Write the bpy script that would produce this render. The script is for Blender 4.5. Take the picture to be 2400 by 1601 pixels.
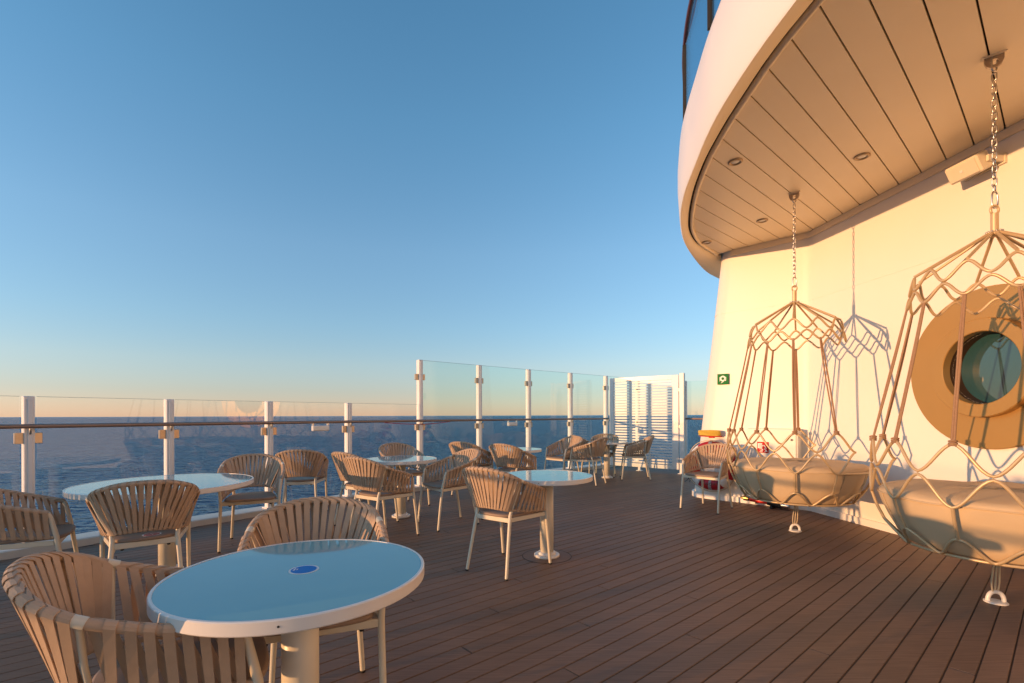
import bpy, bmesh, math, random
from mathutils import Vector, Matrix
random.seed(7)
sc = bpy.context.scene
for o in list(bpy.data.objects): bpy.data.objects.remove(o)
C = sc.collection

# ------------------------------------------------------------------ camera, sky, sun
FPX, CAMZ = 1125.0, 1.25                      # focal length in photo pixels (2400 wide), eye height
cam_d = bpy.data.cameras.new('camera'); cam = bpy.data.objects.new('camera', cam_d); C.objects.link(cam)
cam.location = (0, 0, CAMZ); cam.rotation_euler = (math.radians(90), 0.0032, 0)
cam_d.sensor_width = 36; cam_d.lens = FPX / 2400 * 36; cam_d.shift_y = (973.5 - 800.5) / 2400
cam_d.clip_start = 0.05; cam_d.clip_end = 200000
sc.camera = cam
SUN_EL = math.radians(3.5); SUN_TRAVEL = math.radians(24)   # direction the light travels, in plan
LDIR = Vector((math.cos(SUN_TRAVEL) * math.cos(SUN_EL), math.sin(SUN_TRAVEL) * math.cos(SUN_EL), -math.sin(SUN_EL)))
w = bpy.data.worlds.new('World'); sc.world = w; w.use_nodes = True
wn = w.node_tree; bg = wn.nodes['Background']
sky = wn.nodes.new('ShaderNodeTexSky'); sky.sky_type = 'NISHITA'; sky.sun_disc = False
sky.sun_elevation = math.radians(10); sky.sun_rotation = math.atan2(-LDIR.x, -LDIR.y)
sky.altitude = 0; sky.air_density = 1.0; sky.dust_density = 0.1; sky.ozone_density = 5.0
# colour grade multiplied into the sky: a warm, slightly dimmer band all round the horizon, by elevation only
wtc = wn.nodes.new('ShaderNodeTexCoord'); wsp = wn.nodes.new('ShaderNodeSeparateXYZ'); wrp = wn.nodes.new('ShaderNodeValToRGB')
wmx = wn.nodes.new('ShaderNodeVectorMath'); wmx.operation = 'MULTIPLY'; wsc = wn.nodes.new('ShaderNodeVectorMath'); wsc.operation = 'SCALE'; wsc.inputs['Scale'].default_value = 1.7
wel = wrp.color_ramp.elements
for k, (p, c) in enumerate(((0.0, (0.95, 0.63, 0.60)), (0.047, (1.06, 0.69, 0.58)), (0.10, (1.30, 0.83, 0.63)), (0.177, (1.36, 0.96, 0.72)), (0.315, (1.52, 1.13, 0.83)), (0.513, (1.32, 1.22, 0.91)), (0.75, (1.12, 1.20, 0.92)))):
    e = wel[k] if k < 2 else wel.new(p)
    e.position = p; e.color = (c[0] / 1.7, c[1] / 1.7, c[2] / 1.7, 1)
wn.links.new(wtc.outputs['Generated'], wsp.inputs[0]); wn.links.new(wsp.outputs['Z'], wrp.inputs[0]); wn.links.new(wrp.outputs[0], wsc.inputs[0])
wn.links.new(sky.outputs[0], wmx.inputs[0]); wn.links.new(wsc.outputs[0], wmx.inputs[1]); wn.links.new(wmx.outputs[0], bg.inputs[0]); bg.inputs[1].default_value = 0.15
sun_d = bpy.data.lights.new('sun', 'SUN'); sun = bpy.data.objects.new('sun', sun_d); C.objects.link(sun)
sun_d.energy = 2.55; sun_d.angle = math.radians(0.5); sun_d.color = (1.0, 0.525, 0.235)
sun.rotation_euler = LDIR.to_track_quat('-Z', 'Y').to_euler(); sun.location = (-20, -8, 12)
sc.view_settings.view_transform = 'Standard'; sc.view_settings.look = 'None'
sc.view_settings.exposure = 0.98; sc.view_settings.gamma = 1; sc.view_settings.use_curve_mapping = False
sc.render.engine = 'CYCLES'
sc.cycles.max_bounces = 10; sc.cycles.transparent_max_bounces = 24; sc.cycles.glossy_bounces = 5
sc.cycles.sample_clamp_indirect = 6.0

# ------------------------------------------------------------------ photo pixel -> place (ground or given height)
def hz(u): return 973.5 - (u - 1200) * 0.0032
def fl(u, v, z=0.0):
    Y = FPX * (CAMZ - z) / (v - hz(u)); return ((u - 1200) / FPX * Y, Y)
DB = Vector((0.7574, 0.6529)); NB = Vector((-0.6529, 0.7574))      # deck board direction and across
def nd(n, d, z=0.0): return Vector((NB.x * n + DB.x * d, NB.y * n + DB.y * d, z))

# ------------------------------------------------------------------ materials
MATS = {}
def mat(name, col, rough=0.5, metal=0.0, var=0.0, vscale=8.0, bump=0.0, bscale=60.0, coat=0.0, stretch=None, spec=0.5, rvar=0.0):
    m = bpy.data.materials.new(name); m.use_nodes = True; nt = m.node_tree
    b = nt.nodes['Principled BSDF']
    b.inputs['Base Color'].default_value = (*col, 1); b.inputs['Roughness'].default_value = rough
    b.inputs['Metallic'].default_value = metal; b.inputs['Coat Weight'].default_value = coat
    b.inputs['Coat Roughness'].default_value = 0.03; b.inputs['Specular IOR Level'].default_value = spec
    if var or bump or rvar:
        tc = nt.nodes.new('ShaderNodeTexCoord'); mp = nt.nodes.new('ShaderNodeMapping')
        nt.links.new(tc.outputs['Object'], mp.inputs[0])
        if stretch: mp.inputs['Scale'].default_value = stretch
    if var or rvar:
        n = nt.nodes.new('ShaderNodeTexNoise'); n.inputs['Scale'].default_value = vscale; n.inputs['Detail'].default_value = 5
        nt.links.new(mp.outputs[0], n.inputs[0])
    if var:
        hsv = nt.nodes.new('ShaderNodeMix'); hsv.data_type = 'RGBA'
        lo = tuple(max(0, c * (1 - var)) for c in col); hi = tuple(min(1, c * (1 + var)) for c in col)
        hsv.inputs['A'].default_value = (*lo, 1); hsv.inputs['B'].default_value = (*hi, 1)
        nt.links.new(n.outputs[0], hsv.inputs['Factor']); nt.links.new(hsv.outputs['Result'], b.inputs['Base Color'])
    if rvar:
        mr = nt.nodes.new('ShaderNodeMapRange'); mr.inputs[3].default_value = max(0.02, rough - rvar); mr.inputs[4].default_value = rough + rvar
        nt.links.new(n.outputs[0], mr.inputs[0]); nt.links.new(mr.outputs[0], b.inputs['Roughness'])
    if bump:
        n2 = nt.nodes.new('ShaderNodeTexNoise'); n2.inputs['Scale'].default_value = bscale; n2.inputs['Detail'].default_value = 3
        nt.links.new(mp.outputs[0], n2.inputs[0]); bp = nt.nodes.new('ShaderNodeBump')
        bp.inputs['Strength'].default_value = bump; bp.inputs['Distance'].default_value = 0.01
        nt.links.new(n2.outputs[0], bp.inputs['Height']); nt.links.new(bp.outputs[0], b.inputs['Normal'])
    MATS[name] = m; return m

mat('white_paint', (0.80, 0.77, 0.72), 0.32, var=0.03, vscale=3, bump=0.05, bscale=14, rvar=0.07)
mat('wall_paint', (0.80, 0.755, 0.67), 0.40, var=0.035, vscale=1.6, bump=0.10, bscale=4, rvar=0.08, spec=0.35)
mat('soffit_panel', (0.93, 0.77, 0.51), 0.42, var=0.02, vscale=4)
mat('gap_dark', (0.02, 0.016, 0.012), 0.8)
mat('frame_cream', (0.70, 0.61, 0.45), 0.38, var=0.04, vscale=20, bump=0.04, bscale=400)
mat('strap', (0.53, 0.365, 0.235), 0.72, var=0.12, vscale=25, bump=0.25, bscale=500)
mat('strap_b', (0.48, 0.33, 0.212), 0.75, var=0.12, vscale=25, bump=0.25, bscale=500)
mat('seat_pad', (0.30, 0.205, 0.14), 0.55, var=0.08, vscale=12, bump=0.1, bscale=300)
mat('rubber_black', (0.015, 0.014, 0.013), 0.6)
mat('table_white', (0.79, 0.74, 0.66), 0.3, var=0.03, vscale=9, rvar=0.05)
mat('table_column', (0.74, 0.67, 0.53), 0.35, var=0.03, vscale=9)
mat('table_glass', (0.18, 0.41, 0.445), 0.06, coat=0.0, var=0.06, vscale=3, rvar=0.035)
mat('bronze_tube', (0.58, 0.425, 0.235), 0.38, metal=0.25, var=0.06, vscale=20)
mat('rope', (0.36, 0.215, 0.12), 0.8, var=0.2, vscale=90, bump=0.6, bscale=350)
mat('cushion', (0.58, 0.43, 0.255), 0.75, var=0.05, vscale=4, bump=0.25, bscale=9)
mat('gold_disc', (0.45, 0.265, 0.085), 0.34, metal=0.35, var=0.05, vscale=3, rvar=0.06)
mat('tunnel_bronze', (0.055, 0.026, 0.010), 0.45, spec=0.3)
mat('kerb_paint', (0.62, 0.54, 0.44), 0.4, var=0.06, vscale=5)
mat('steel', (0.55, 0.52, 0.48), 0.28, metal=1.0, var=0.1, vscale=60)
mat('clamp_metal', (0.50, 0.40, 0.29), 0.34, metal=0.75, var=0.12, vscale=30)
mat('handrail', (0.26, 0.17, 0.125), 0.3, metal=0.15, var=0.1, vscale=6, coat=0.4)
mat('caulk', (0.030, 0.021, 0.016), 0.7)
mat('red_print', (0.55, 0.012, 0.012), 0.6, spec=0.2)
mat('red_rubber', (0.75, 0.03, 0.02), 0.35)
mat('crimson', (0.42, 0.012, 0.02), 0.4)
mat('green_print', (0.012, 0.17, 0.035), 0.65, spec=0.2)
mat('print_white', (0.78, 0.76, 0.70), 0.45)
mat('blue_print', (0.015, 0.19, 0.55), 0.5, spec=0.2)
mat('black_print', (0.02, 0.02, 0.02), 0.5)
mat('yellow_rope', (0.62, 0.42, 0.06), 0.8, var=0.25, vscale=40, bump=0.5, bscale=200)
mat('grey_tape', (0.34, 0.34, 0.34), 0.3)
mat('brass', (0.55, 0.36, 0.12), 0.3, metal=0.9)
mat('lens', (0.82, 0.78, 0.68), 0.12)
mat('trim_gold', (0.42, 0.30, 0.17), 0.35, metal=0.4)
mat('webbing', (0.58, 0.46, 0.30), 0.8, bump=0.2, bscale=300)
mat('dark_wood_rail', (0.09, 0.025, 0.018), 0.3, coat=0.3)
mat('speaker_cream', (0.74, 0.66, 0.50), 0.45, bump=0.15, bscale=500)

# deck boards: brown composite planks with grain and a colour of their own for each plank
def deck_mat():
    m = bpy.data.materials.new('deck_plank'); m.use_nodes = True; nt = m.node_tree; b = nt.nodes['Principled BSDF']
    tc = nt.nodes.new('ShaderNodeTexCoord'); mp = nt.nodes.new('ShaderNodeMapping')
    mp.inputs['Rotation'].default_value = (0, 0, -math.atan2(DB.y, DB.x)); mp.inputs['Scale'].default_value = (1.2, 34, 1)
    nt.links.new(tc.outputs['Object'], mp.inputs[0])
    n = nt.nodes.new('ShaderNodeTexNoise'); n.inputs['Scale'].default_value = 3; n.inputs['Detail'].default_value = 7; n.inputs['Roughness'].default_value = 0.6
    nt.links.new(mp.outputs[0], n.inputs[0])
    n3 = nt.nodes.new('ShaderNodeTexNoise'); n3.inputs['Scale'].default_value = 1.4; n3.inputs['Detail'].default_value = 6
    nt.links.new(tc.outputs['Object'], n3.inputs[0])
    oi = nt.nodes.new('ShaderNodeObjectInfo')
    r = nt.nodes.new('ShaderNodeValToRGB'); r.color_ramp.elements[0].position = 0.25; r.color_ramp.elements[1].position = 0.75
    r.color_ramp.elements[0].color = (0.160, 0.094, 0.058, 1); r.color_ramp.elements[1].color = (0.280, 0.167, 0.104, 1)
    nt.links.new(n.outputs[0], r.inputs[0])
    h = nt.nodes.new('ShaderNodeHueSaturation'); h.inputs['Saturation'].default_value = 0.95
    mr = nt.nodes.new('ShaderNodeMapRange'); mr.inputs[3].default_value = 0.91; mr.inputs[4].default_value = 1.09
    nt.links.new(oi.outputs['Random'], mr.inputs[0]); nt.links.new(mr.outputs[0], h.inputs['Value'])
    nt.links.new(r.outputs[0], h.inputs['Color'])
    mx = nt.nodes.new('ShaderNodeMix'); mx.data_type = 'RGBA'; mx.blend_type = 'MULTIPLY'; mx.inputs['Factor'].default_value = 0.35
    r3 = nt.nodes.new('ShaderNodeValToRGB'); r3.color_ramp.elements[0].position = 0.38; r3.color_ramp.elements[1].position = 0.62
    r3.color_ramp.elements[0].color = (0.55, 0.55, 0.55, 1); r3.color_ramp.elements[1].color = (1, 1, 1, 1)
    nt.links.new(n3.outputs[0], r3.inputs[0]); nt.links.new(h.outputs[0], mx.inputs['A']); nt.links.new(r3.outputs[0], mx.inputs['B'])
    nt.links.new(mx.outputs['Result'], b.inputs['Base Color'])
    mr2 = nt.nodes.new('ShaderNodeMapRange'); mr2.inputs[3].default_value = 0.42; mr2.inputs[4].default_value = 0.68
    nt.links.new(n3.outputs[0], mr2.inputs[0]); nt.links.new(mr2.outputs[0], b.inputs['Roughness'])
    bp = nt.nodes.new('ShaderNodeBump'); bp.inputs['Strength'].default_value = 0.18; bp.inputs['Distance'].default_value = 0.004
    nt.links.new(n.outputs[0], bp.inputs['Height']); nt.links.new(bp.outputs[0], b.inputs['Normal'])
    b.inputs['Specular IOR Level'].default_value = 0.22
    MATS['deck_plank'] = m
deck_mat()

# clear toughened glass: fresnel reflection over a faintly tinted see-through body
def glass_mat(name, tint, boost=1.0):
    m = bpy.data.materials.new(name); m.use_nodes = True; nt = m.node_tree; nt.nodes.clear()
    out = nt.nodes.new('ShaderNodeOutputMaterial'); mix = nt.nodes.new('ShaderNodeMixShader')
    tr = nt.nodes.new('ShaderNodeBsdfTransparent'); tr.inputs[0].default_value = (*tint, 1)
    gl = nt.nodes.new('ShaderNodeBsdfGlossy'); gl.inputs['Roughness'].default_value = 0.0; gl.inputs[0].default_value = (1, 1, 1, 1)
    geo = nt.nodes.new('ShaderNodeNewGeometry'); mr = nt.nodes.new('ShaderNodeMapRange')
    mr.inputs[3].default_value = 1.5 * boost; mr.inputs[4].default_value = 1 / (1.5 * boost)
    fr = nt.nodes.new('ShaderNodeFresnel')
    nt.links.new(geo.outputs['Backfacing'], mr.inputs[0]); nt.links.new(mr.outputs[0], fr.inputs['IOR'])
    nt.links.new(fr.outputs[0], mix.inputs[0]); nt.links.new(tr.outputs[0], mix.inputs[1]); nt.links.new(gl.outputs[0], mix.inputs[2])
    nt.links.new(mix.outputs[0], out.inputs[0]); MATS[name] = m
glass_mat('clear_glass', (0.98, 0.988, 0.985), 0.93)
glass_mat('green_glass', (0.91, 0.972, 0.955), 0.95)
glass_mat('blue_glass', (0.74, 0.87, 0.93), 1.1)
mat('glass_edge', (0.30, 0.46, 0.40), 0.2)
def window_mat():
    m = mat('window_glass', (0.022, 0.07, 0.078), 0.02); m.node_tree.nodes['Principled BSDF'].inputs['IOR'].default_value = 2.0
window_mat()

def sea_mat():
    m = bpy.data.materials.new('sea_water'); m.use_nodes = True; nt = m.node_tree; nt.nodes.clear()
    out = nt.nodes.new('ShaderNodeOutputMaterial'); mix = nt.nodes.new('ShaderNodeMixShader')
    df = nt.nodes.new('ShaderNodeBsdfDiffuse'); df.inputs[0].default_value = (0.005, 0.052, 0.118, 1)
    gl = nt.nodes.new('ShaderNodeBsdfGlossy'); gl.inputs[0].default_value = (0.36, 0.66, 1.0, 1); gl.inputs['Roughness'].default_value = 0.05
    fr = nt.nodes.new('ShaderNodeFresnel'); fr.inputs['IOR'].default_value = 1.33
    mu = nt.nodes.new('ShaderNodeMath'); mu.operation = 'MULTIPLY'; mu.inputs[1].default_value = 1.0; mu.use_clamp = True
    tc = nt.nodes.new('ShaderNodeTexCoord'); prev = None
    for sc_, dist, st, strx in ((0.02, 10.0, 0.8, 2.0), (0.075, 5.0, 1.0, 2.4), (0.26, 1.5, 1.0, 2.0)):
        mp = nt.nodes.new('ShaderNodeMapping'); mp.inputs['Rotation'].default_value = (0, 0, 0.5 + sc_)
        mp.inputs['Scale'].default_value = (1, strx, 1)
        nt.links.new(tc.outputs['Object'], mp.inputs[0])
        n = nt.nodes.new('ShaderNodeTexNoise'); n.inputs['Scale'].default_value = sc_; n.inputs['Detail'].default_value = 4
        nt.links.new(mp.outputs[0], n.inputs[0])
        bp = nt.nodes.new('ShaderNodeBump'); bp.inputs['Strength'].default_value = st; bp.inputs['Distance'].default_value = dist
        nt.links.new(n.outputs[0], bp.inputs['Height'])
        if prev: nt.links.new(prev.outputs[0], bp.inputs['Normal'])
        prev = bp
    for q in (df, gl, fr): nt.links.new(prev.outputs[0], q.inputs['Normal'])
    nt.links.new(fr.outputs[0], mu.inputs[0]); nt.links.new(mu.outputs[0], mix.inputs[0])
    nt.links.new(df.outputs[0], mix.inputs[1]); nt.links.new(gl.outputs[0], mix.inputs[2]); nt.links.new(mix.outputs[0], out.inputs[0])
    MATS['sea_water'] = m
sea_mat()

# ------------------------------------------------------------------ mesh helpers
class MB:
    def __init__(s): s.v = []; s.f = []; s.sm = []
    def add(s, vs, fs, smooth=False):
        k = len(s.v); s.v += [Vector(p) for p in vs]
        for f in fs: s.f.append(tuple(i + k for i in f)); s.sm.append(smooth)
    def box(s, c, size, rz=0.0, bev=0.0):
        cx, cy, cz = c; hx, hy, hz_ = size[0] / 2, size[1] / 2, size[2] / 2
        R = Matrix.Rotation(rz, 3, 'Z')
        if not bev:
            vs = [R @ Vector((x, y, z)) + Vector(c) for z in (-hz_, hz_) for x, y in ((-hx, -hy), (hx, -hy), (hx, hy), (-hx, hy))]
            s.add(vs, [(3, 2, 1, 0), (4, 5, 6, 7), (0, 1, 5, 4), (1, 2, 6, 5), (2, 3, 7, 6), (3, 0, 4, 7)]); return
        b = bev; vs = []
        for z, q in ((-hz_, b), (-hz_ + b, 0), (hz_ - b, 0), (hz_, b)):
            for x, y in ((-hx + q, -hy + q + (b if not q else 0)), (-hx + q + (b if not q else 0), -hy + q), (hx - q - (b if not q else 0), -hy + q), (hx - q, -hy + q + (b if not q else 0)),
                         (hx - q, hy - q - (b if not q else 0)), (hx - q - (b if not q else 0), hy - q), (-hx + q + (b if not q else 0), hy - q), (-hx + q, hy - q - (b if not q else 0))):
                vs.append(R @ Vector((x, y, z)) + Vector(c))
        fs = [tuple(range(7, -1, -1)), tuple(range(24, 32))]
        for r in range(3):
            for i in range(8): j = (i + 1) % 8; fs.append((r * 8 + i, r * 8 + j, r * 8 + 8 + j, r * 8 + 8 + i))
        s.add(vs, fs)
    def prism(s, poly, z0, z1, smooth=False):
        n = len(poly); vs = [(p[0], p[1], z0) for p in poly] + [(p[0], p[1], z1) for p in poly]
        k = len(s.v); s.v += [Vector(p) for p in vs]
        s.f.append(tuple(k + i for i in range(n - 1, -1, -1))); s.sm.append(False)
        s.f.append(tuple(k + n + i for i in range(n))); s.sm.append(False)
        for i in range(n): j = (i + 1) % n; s.f.append((k + i, k + j, k + n + j, k + n + i)); s.sm.append(smooth)
    def tube(s, pts, r, n=8, closed=False, up=Vector((0, 0, 1)), flat=1.0):
        pts = [Vector(p) for p in pts]; m = len(pts); rad = r if isinstance(r, (list, tuple)) else [r] * m
        T = []
        for i in range(m):
            a = pts[(i - 1) % m] if (closed or i > 0) else pts[i]; b = pts[(i + 1) % m] if (closed or i < m - 1) else pts[i]
            t = (b - a); T.append(t.normalized() if t.length > 1e-9 else Vector((0, 0, 1)))
        x = T[0].cross(up)
        if x.length < 1e-3: x = T[0].cross(Vector((1, 0, 0)))
        x.normalize(); vs = []
        for i in range(m):
            x = (x - T[i] * x.dot(T[i]))
            if x.length < 1e-6: x = T[i].orthogonal()
            x.normalize(); y = T[i].cross(x)
            for k in range(n):
                a = 2 * math.pi * k / n; vs.append(pts[i] + (x * math.cos(a) * flat + y * math.sin(a)) * rad[i])
        fs = []
        for i in range(m if closed else m - 1):
            j = (i + 1) % m
            for k in range(n): q = (k + 1) % n; fs.append((i * n + k, i * n + q, j * n + q, j * n + k))
        s.add(vs, fs, True)
        if not closed:
            s.add(vs[:n], [tuple(range(n - 1, -1, -1))]); s.add(vs[-n:], [tuple(range(n))])
    def lathe(s, prof, n=32, c=(0, 0, 0), smooth=True, sharp=(), caps=True):
        vs = []; c = Vector(c)
        for r, z in prof:
            for k in range(n): a = 2 * math.pi * k / n; vs.append(c + Vector((r * math.cos(a), r * math.sin(a), z)))
        k0 = len(s.v); s.v += vs
        for i in range(len(prof) - 1):
            sm = smooth and i not in sharp
            for k in range(n): q = (k + 1) % n; s.f.append((k0 + i * n + k, k0 + i * n + q, k0 + (i + 1) * n + q, k0 + (i + 1) * n + k)); s.sm.append(sm)
        if caps and prof[0][0] > 1e-6: s.f.append(tuple(k0 + k for k in range(n - 1, -1, -1))); s.sm.append(False)
        if caps and prof[-1][0] > 1e-6: s.f.append(tuple(k0 + (len(prof) - 1) * n + k for k in range(n))); s.sm.append(False)
    def mesh(s, name, origin=(0, 0, 0)):
        me = bpy.data.meshes.new(name); o = Vector(origin)
        me.from_pydata([tuple(p - o) for p in s.v], [], s.f)
        for p, q in zip(me.polygons, s.sm): p.use_smooth = q
        me.validate(); me.update(); return me
    def transform(s, M): s.v = [M @ p for p in s.v]; return s

def tag(o, label=None, cat=None, group=None, kind=None):
    if label: o['label'] = label
    if cat: o['category'] = cat
    if group: o['group'] = group
    if kind: o['kind'] = kind
    return o
def obj(name, mb, material, parent=None, origin=None):
    """one mesh object; vertices are given in world space relative to origin, or local when origin is None"""
    me = mb.mesh(name, origin or (0, 0, 0)) if isinstance(mb, MB) else mb
    if not me.materials: me.materials.append(MATS[material])
    o = bpy.data.objects.new(name, me); C.objects.link(o)
    if parent: o.parent = parent
    elif origin: o.location = origin
    return o
def thing(name, label, cat, loc=(0, 0, 0), rz=0.0, group=None):
    o = bpy.data.objects.new(name, None); C.objects.link(o); o.empty_display_size = 0.1
    o.location = loc; o.rotation_euler = (0, 0, rz); return tag(o, label, cat, group)
def copy_tree(o, parent=None):
    c = o.copy(); C.objects.link(c); c.parent = parent
    for ch in list(KIDS.get(o.name, ())): copy_tree(ch, c)
    return c
KIDS = {}
def index_kids():
    KIDS.clear()
    for o in bpy.data.objects:
        if o.parent: KIDS.setdefault(o.parent.name, []).append(o)
def crom(pts, per=6, closed=False):
    pts = [Vector(p) for p in pts]; m = len(pts); out = []
    rng = m if closed else m - 1
    for i in range(rng):
        p1, p2 = pts[i], pts[(i + 1) % m]
        p0 = pts[(i - 1) % m] if (closed or i > 0) else p1 * 2 - p2
        p3 = pts[(i + 2) % m] if (closed or i < m - 2) else p2 * 2 - p1
        for k in range(per):
            t = k / per
            out.append(0.5 * ((2 * p1) + (p2 - p0) * t + (2 * p0 - 5 * p1 + 4 * p2 - p3) * t * t + (3 * p1 - p0 - 3 * p2 + p3) * t ** 3))
    if not closed: out.append(pts[-1])
    return out
def interp(x, xs, ys):
    if x <= xs[0]: return ys[0] + (ys[1] - ys[0]) * (x - xs[0]) / (xs[1] - xs[0])
    for i in range(len(xs) - 1):
        if x <= xs[i + 1]: return ys[i] + (ys[i + 1] - ys[i]) * (x - xs[i]) / (xs[i + 1] - xs[i])
    return ys[-1] + (ys[-1] - ys[-2]) * (x - xs[-1]) / (xs[-1] - xs[-2])
def text_mesh(s, size, name):
    cu = bpy.data.curves.new(name, 'FONT'); cu.body = s; cu.size = size; cu.align_x = 'CENTER'; cu.align_y = 'CENTER'; cu.extrude = 0.0006
    o = bpy.data.objects.new('tmp_text', cu); C.objects.link(o)
    me = bpy.data.meshes.new_from_object(o.evaluated_get(bpy.context.evaluated_depsgraph_get())); me.name = name
    bpy.data.objects.remove(o); return me

# ------------------------------------------------------------------ the setting: sea, deck
mb = MB(); R_ = 90000.0
mb.add([(-R_, -R_, -26), (R_, -R_, -26), (R_, R_, -26), (-R_, R_, -26)], [(0, 1, 2, 3)])
tag(obj('sea', mb, 'sea_water'), kind='structure')

# outer edge of the deck = line of the railing posts
LOWP = [(66, 4.60), (396, 5.55), (630, 6.45), (816, 7.40), (984, 8.12)]
LOW = [Vector(((u - 1200) / FPX * Y * 0.958, Y * 0.958)) for u, Y in LOWP]
HT = 2.19
TALL = [Vector(((u - 1200) / FPX * Y, Y)) for u, Y in ((984, 8.10), (1123, 8.98), (1238.6, 9.85), (1336.6, 10.68), (1420, 11.55))]
LOW[-1] = TALL[0].copy()
ext = [LOW[0] + Vector((-0.60, -0.95)) * k + Vector((0.035, -0.02)) * k * k for k in range(6, 0, -1)]
LOWX = ext + LOW
far_end = TALL[-1] + (TALL[-1] - TALL[-2]).normalized() * 1.35
EDGE = LOWX + TALL[1:] + [far_end]
def offset_line(pts, dist):
    out = []
    for i, p in enumerate(pts):
        a = pts[max(0, i - 1)]; b = pts[min(len(pts) - 1, i + 1)]; t = (b - a).normalized(); n = Vector((-t.y, t.x)); out.append(p + n * dist)
    return out
EDGE_OUT = offset_line(EDGE, 0.24)
deck_poly = [(p.x, p.y) for p in offset_line(EDGE, 0.20)] + [(7.5, 12.6), (8, 4), (7, -6), (-5.0, -5.2)]
mb = MB(); mb.prism(deck_poly, -0.32, -0.0052)
deck = tag(obj('deck', mb, 'caulk'), kind='structure')
ens = [(NB.dot(p), DB.dot(p)) for p in offset_line(EDGE, -0.055)]
PITCH, GAP = 0.1035, 0.0058
def edge_d(n):                                   # distance along the board at which the board meets the kerb
    best = None
    for (n0, d0), (n1, d1) in zip(ens[:-1], ens[1:]):
        if (n0 - n) * (n1 - n) <= 0 and abs(n1 - n0) > 1e-9:
            d = d0 + (d1 - d0) * (n - n0) / (n1 - n0); best = d if best is None else max(best, d)
    return best
nmax = max(n for n, d in ens)
row = 0; n0 = -1.05
while n0 + PITCH < 8.2:
    n1 = n0 + PITCH - GAP; nm = (n0 + n1) / 2
    lo, hi = -3.2, 9.8
    for n in (n0, n1):                           # part of the row that lies inside the deck edge
        for (na, da), (nb, db) in zip(ens[:-1], ens[1:]):
            if (na - n) * (nb - n) <= 0 and abs(nb - na) > 1e-9:
                d = da + (db - da) * (n - na) / (nb - na)
                lo = max(lo, d) if na < nb else lo
    if nm > nmax: break
    # start of the visible stretch of the row
    lo = max(lo, -1.2 + 0.1 * random.random())
    hi = 6.6 if nm < 0.5 else (8.3 if nm < 3 else 10.6)
    d = lo; L = 4.4
    first = True
    while d < hi - 0.05:
        e = min(hi, d + (L * (0.25 + 0.75 * ((row * 0.382) % 1.0)) if first else L)); first = False
        if hi - e < 0.5: e = hi
        q = 0.0025; ht = 0.0 - random.random() * 0.0006
        a, b = d + GAP / 2, e - GAP / 2
        vs = [nd(n0, a, -0.005), nd(n1, a, -0.005), nd(n1, b, -0.005), nd(n0, b, -0.005),
              nd(n0 + q, a + q, ht), nd(n1 - q, a + q, ht), nd(n1 - q, b - q, ht), nd(n0 + q, b - q, ht)]
        mb = MB(); mb.add(vs, [(4, 7, 6, 5), (0, 4, 5, 1), (1, 5, 6, 2), (2, 6, 7, 3), (3, 7, 4, 0)][::1])
        obj('deck_board', mb, 'deck_plank', deck)
        d = e
    n0 += PITCH; row += 1
# raised white kerb that carries the railing
mb = MB(); ip = offset_line(EDGE, -0.09); op = offset_line(EDGE, 0.2)
prof = lambda i: [Vector((*ip[i], -0.02)), Vector((*ip[i], 0.062)), Vector((*(ip[i] * 0.93 + op[i] * 0.07), 0.07)), Vector((*op[i], 0.07)), Vector((*op[i], -0.6))]
vs = []; fs = []
for i in range(len(EDGE)):
    vs += prof(i)
for i in range(len(EDGE) - 1):
    for k in range(4): fs.append((i * 5 + k, i * 5 + k + 1, (i + 1) * 5 + k + 1, (i + 1) * 5 + k))
mb.add(vs, fs); obj_k = tag(obj('deck_kerb', mb, 'kerb_paint'), kind='structure')

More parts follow.
